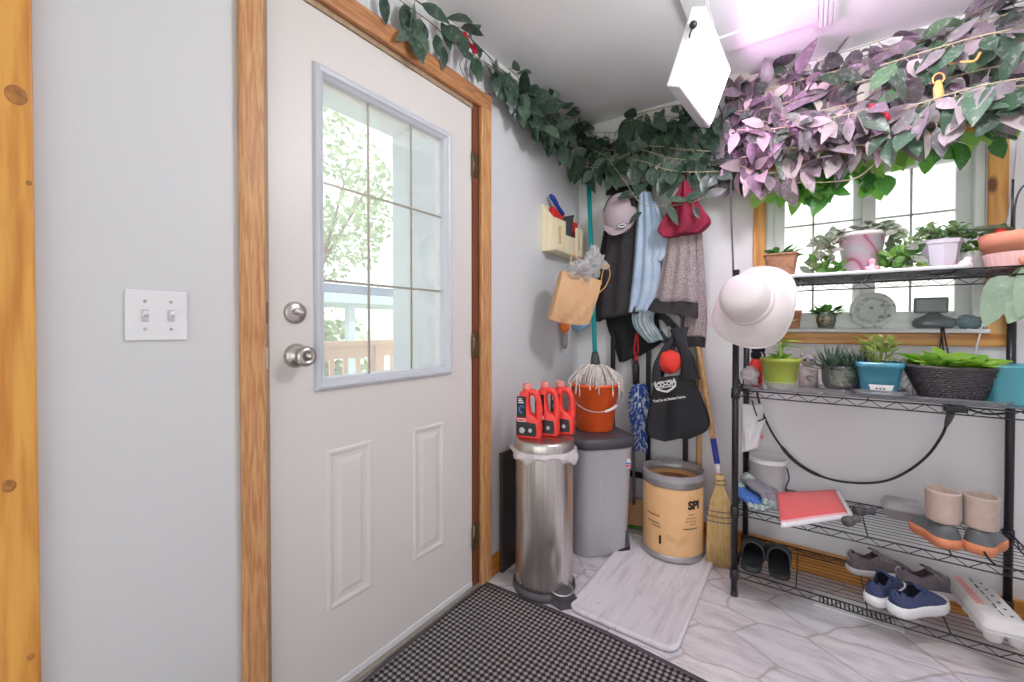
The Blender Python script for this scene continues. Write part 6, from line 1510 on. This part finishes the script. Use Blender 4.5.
# red twist ties and orange clips
def bowtie(p, fc, lb):
    fc = V(fc).normalized(); r = V((0, 0, 1)).cross(fc).normalized(); t = thing('plant_tie', lb, 'plant tie', p)
    m = mat('red_ribbon', (222, 24, 58), .5)
    G().ball(p, .009, 10, 8).build('knot', m, t); g = G()
    for s_, dz in ((-.8, .03), (.9, -.03)):
        q = p+r*(s_*.022)+V((0, 0, dz*.7)); g.tube(spl([p, q+fc*.008, q+V((0, 0, dz*.4))], 4), [.005]+[.009]*4+[.010]*3+[.004], 8)
    g.build('ribbon_tail', m, t)
bowtie(lw(469, 44, .07), (1, -.6, 0), 'red ribbon tie on the vine over the door casing')
bowtie(bw_(879, 113, 2.13), (-.1, -1, 0), 'red ribbon tie in the mauve leaves above the window')
m_orc = mat('orange_clip', (238, 176, 108), .5)
p = bw_(938, 88, 2.11); t = thing('plant_clip', 'pale orange plastic clip hanging in the leaves right of the red ribbon', 'plant clip', p)
G().tube([p+V((0, 0, .025)), p, p+V((.003, 0, -.03)), p+V((0, 0, -.045))], [.006, .013, .014, .004], 10).build('clip_body', m_orc, t); G().tube([p+V((.02*math.cos(a)*.7, -.004, .03+.018*math.sin(a))) for a in [2*PI*q/16 for q in range(16)]], .0025, 6, True).build('clip_loop', m_orc, t)
p = bw_(962, 62, 2.13); tag(G().tube(spl([p+V((-.03, 0, .005)), p, p+V((.03, 0, -.006)), p+V((.045, 0, .02)), p+V((.075, 0, .055))], 5), .0042, 6).build('plant_clip', m_orc), 'long bent orange twist wire among the upper right leaves', 'plant clip')

# ================================================================== OUTSIDE
S('ground', G().box(-40, 40, -40, 60, -1.3, -1.2), mat('lawn_green', (176, 188, 156), .95, col2=(198, 202, 184), vs=1.5), 'lawn outside')
S('deck', G().box(-2.3, -.15, -2, 5, -.20, -.06, .002), mat('deck_boards', (214, 190, 168), .8, col2=(196, 170, 146), vs=5, stretch=(8, 1, 1)), 'deck boards outside the door')
m_cream = mat('cream_rail_wood', (236, 204, 176), .7, col2=(226, 190, 160), vs=4)
rl = thing('deck_railing', 'cream wooden railing seen through the bottom panes of the door', 'railing', (-2.0, 2.0, -.06))
G().box(-2.06, -1.94, .2, 4.6, .955, 1.0, .004).build('top_rail', m_cream, rl); G().box(-2.02, -1.98, .2, 4.6, .855, .954, .003).build('upper_board', m_cream, rl); G().box(-2.02, -1.98, .2, 4.6, .08, .16, .003).build('bottom_rail', m_cream, rl)
for k in range(5): G().box(-2.04, -1.955, .3+1.02*k, .39+1.02*k, -.058, .954, .003).build('post', m_cream, rl)
for k in range(34): G().box(-2.012, -1.988, .46+.122*k, .50+.122*k, .16, .86, .002).build('baluster', m_cream, rl)
m_ppaint = mat('porch_paint', (172, 194, 206), .6)
pc_ = thing('porch_post', 'wide pale porch post seen through the right panes of the door', 'post', (-1.35, 2.24, -.06))
G().box(-1.42, -1.22, 2.09, 2.42, -.058, 2.55, .006).build('shaft', m_ppaint, pc_); G().box(-1.45, -1.19, 2.06, 2.45, -.059, .12, .006).build('base_trim', m_ppaint, pc_); G().box(-1.419, -1.2, 2.425, 2.50, .13, 2.55, .004).build('edge_board', mat('white_gloss', (228, 228, 230), .3), pc_)
S('porch_beam', G().box(-1.42, -1.22, -1.0, 4.0, 2.552, 2.80, .006), m_ppaint, 'pale beam along the front of the porch')
S('porch_roof', G().box(-1.9, -.15, -1.5, 4.5, 2.81, 2.86), m_ppaint, 'pale porch roof')
lf_tree = leafmat('tree_leaves', [(146, 176, 128), (164, 190, 144), (130, 164, 114), (182, 202, 162)], .6, .4, .1, (200, 214, 180))
m_bark = mat('grey_bark', (130, 112, 96), .9, col2=(100, 86, 74), vs=20)
def tree(name, lb, x, y, h, r, n, cz=None, sz=.85):
    t = thing(name, lb, 'tree', (x, y, -1.199), 'trees beyond the deck'); zc = (cz if cz else h-r*.9)
    b = V((x, y, -1.199)); g = G().tube([b, V((x+.1, y, zc*.5)), V((x, y+.1, zc))], [.16, .12, .05], 10)
    for k in range(6): a = k*1.05; g.tube([V((x, y, zc*(.5+.07*k))), V((x+r*.6*math.cos(a), y+r*.6*math.sin(a), zc+r*rnd(-.2, .4)))], [.06, .02], 6)
    g.build('trunk', m_bark, t); g = G()
    for k in range(n):
        p = V((rnd(-1, 1), rnd(-1, 1), rnd(-1, 1)))
        if p.length > 1 or p.length < .35: continue
        q = V((x+p.x*r, y+p.y*r, zc+p.z*r*sz)); 
        if noise.noise(q*.9) < -.12: continue
        leaf(g, q, V((rnd(-1, 1), rnd(-1, 1), rnd(-1, .6))), V((rnd(-1, 1), rnd(-1, 1), rnd(0, 1))), .17, .11, .2, .1, (0, .4, .8, 1), (.3, 1, .6, .05))
    g.build('crown', lf_tree, t)
tree('tree', 'tall pale green tree beyond the railing, at the left of the door panes', -9.6, 6.2, 6.4, 2.1, 7000, 4.5, 1.1)
tree('tree', 'low rounded bush tree behind the railing, below the dark roof line', -7.2, 4.9, 1.8, 1.25, 4200, .30, .9)
tree('tree', 'farther pale tree in the middle door panes, beside the white house', -26, 19.5, 4.6, 3.2, 2600, 2.4, .8)
m_side = mat('white_siding', (232, 234, 232), .7); m_roofb = mat('slate_blue_roof', (96, 116, 142), .7)
ho = thing('neighbour_house', 'small white gabled house far beyond the railing', 'house', (-16, 13.8, -1.199))
G().prism([(-1.6, 0), (1.6, 0), (1.6, 2.2), (0, 3.4), (-1.6, 2.2)], (-15.0, 13.6, -1.198), (0, 1, 0), (0, 0, 1), (-4, 0, 0)).build('wall', m_side, ho)
for s_ in (-1, 1): G().prism([(0, 0), (0, .14), (s_*1.9, -1.28), (s_*1.9, -1.42)], (-14.8, 13.6, 2.22), (0, 1, 0), (0, 0, 1), (-4.4, 0, 0)).build('roof', mat('pale_shingle', (196, 200, 204), .8), ho)
G().box(-15.0, -14.97, 13.35, 13.85, -.2, .75).build('window', mat('window_dark', (120, 130, 136), .3), ho)
cp_ = thing('carport', 'low carport with a dark slate blue roof edge beyond the railing', 'carport', (-5.2, 5.0, -1.199))
G().box(-6.6, -5.0, 2.4, 7.6, 1.66, 1.80, .01).build('roof', m_roofb, cp_); G().box(-6.62, -4.98, 2.4, 7.6, 1.50, 1.655, .01).build('fascia', m_ppaint, cp_)
for y in (2.5, 4.15, 7.4): G().box(-5.2, -5.08, y, y+.12, -1.198, 1.50).build('post', m_ppaint, cp_)
h2_ = thing('neighbour_house', 'pale house wall and roof seen brightly through the back window', 'house', (2.0, 11, -1.199))
G().box(-6, 9, 9.5, 16, -1.198, 3.2).build('wall', mat('bright_siding', (244, 246, 246), .8), h2_)
G().prism([(0, 0), (0, .16), (-3.6, -1.35), (-3.6, -1.51)], (-6.4, 13.0, 5.1), (0, 1, 0), (0, 0, 1), (16, 0, 0)).build('roof', mat('pale_shingle', (196, 200, 204), .8), h2_)

# ================================================================== LIGHT
wd = bpy.data.worlds.new('daylight'); scn.world = wd; wd.use_nodes = True
bg = wd.node_tree.nodes['Background']; bg.inputs[0].default_value = (.95, .975, 1.0, 1); bg.inputs[1].default_value = 1.5
sd = bpy.data.lights.new('sun', 'SUN'); sd.energy = 4.0; sd.angle = math.radians(6); sd.color = (1, .97, .92)
so = bpy.data.objects.new('sun', sd); COL.objects.link(so); so.rotation_euler = V((-.30, .24, -.92)).to_track_quat('-Z', 'Y').to_euler(); so.location = (4, -4, 6)
# fill globe added above the frame, unseen, to brighten the room
cl = thing('fill_globe', 'round white fill globe added out of view to brighten the room', 'fill light', (1.38, 1.30, H-.35))
G().lathe([(0, H-.02), (.07, H-.02), (.075, H-.0005), (0, H-.0005)], (1.38, 1.30, 0), 40).build('base', m_white, cl)
G().tube([(1.38, 1.30, H-.02), (1.38, 1.30, H-.145)], .018, 14).build('neck', m_white, cl)
dm2 = NT('fill_globe_glow'); dm2.set(Base_Color=(250, 248, 244), Roughness=.4); dm2.b.inputs['Emission Color'].default_value = (.955, .98, 1, 1); dm2.b.inputs['Emission Strength'].default_value = 56
G().ball((1.38, 1.30, H-.24), .10, 32, 18).build('globe', dm2.m, cl)

for o in scn.objects:
    if o.parent is not None or not o.get('label') or o.get('group'): continue
    nm = o.name.split('.')[0]
    gp = {'sneaker': 'sneakers on the bottom tier', 'rain_boot': 'grey and beige boots on the third tier', 'slipper': 'black slippers on the bottom tier',
          'hose_fitting': 'hose fittings on the third tier', 'hoya_vine': 'hoya vines along the ceiling', 'vine_tendril': 'bare vine stems along the ceiling', 'plant_tie': 'red ribbon ties in the vines'}.get(nm)
    if nm == 'work_glove' and 'pocket' not in o['label']: gp = 'work gloves on the third tier'
    if gp: o['group'] = gp
scn.view_settings.view_transform = 'Standard'; scn.view_settings.look = 'None'; scn.view_settings.gamma = 1; scn.view_settings.use_curve_mapping = False
scn.view_settings.exposure = .38
scn.cycles.use_denoising = True
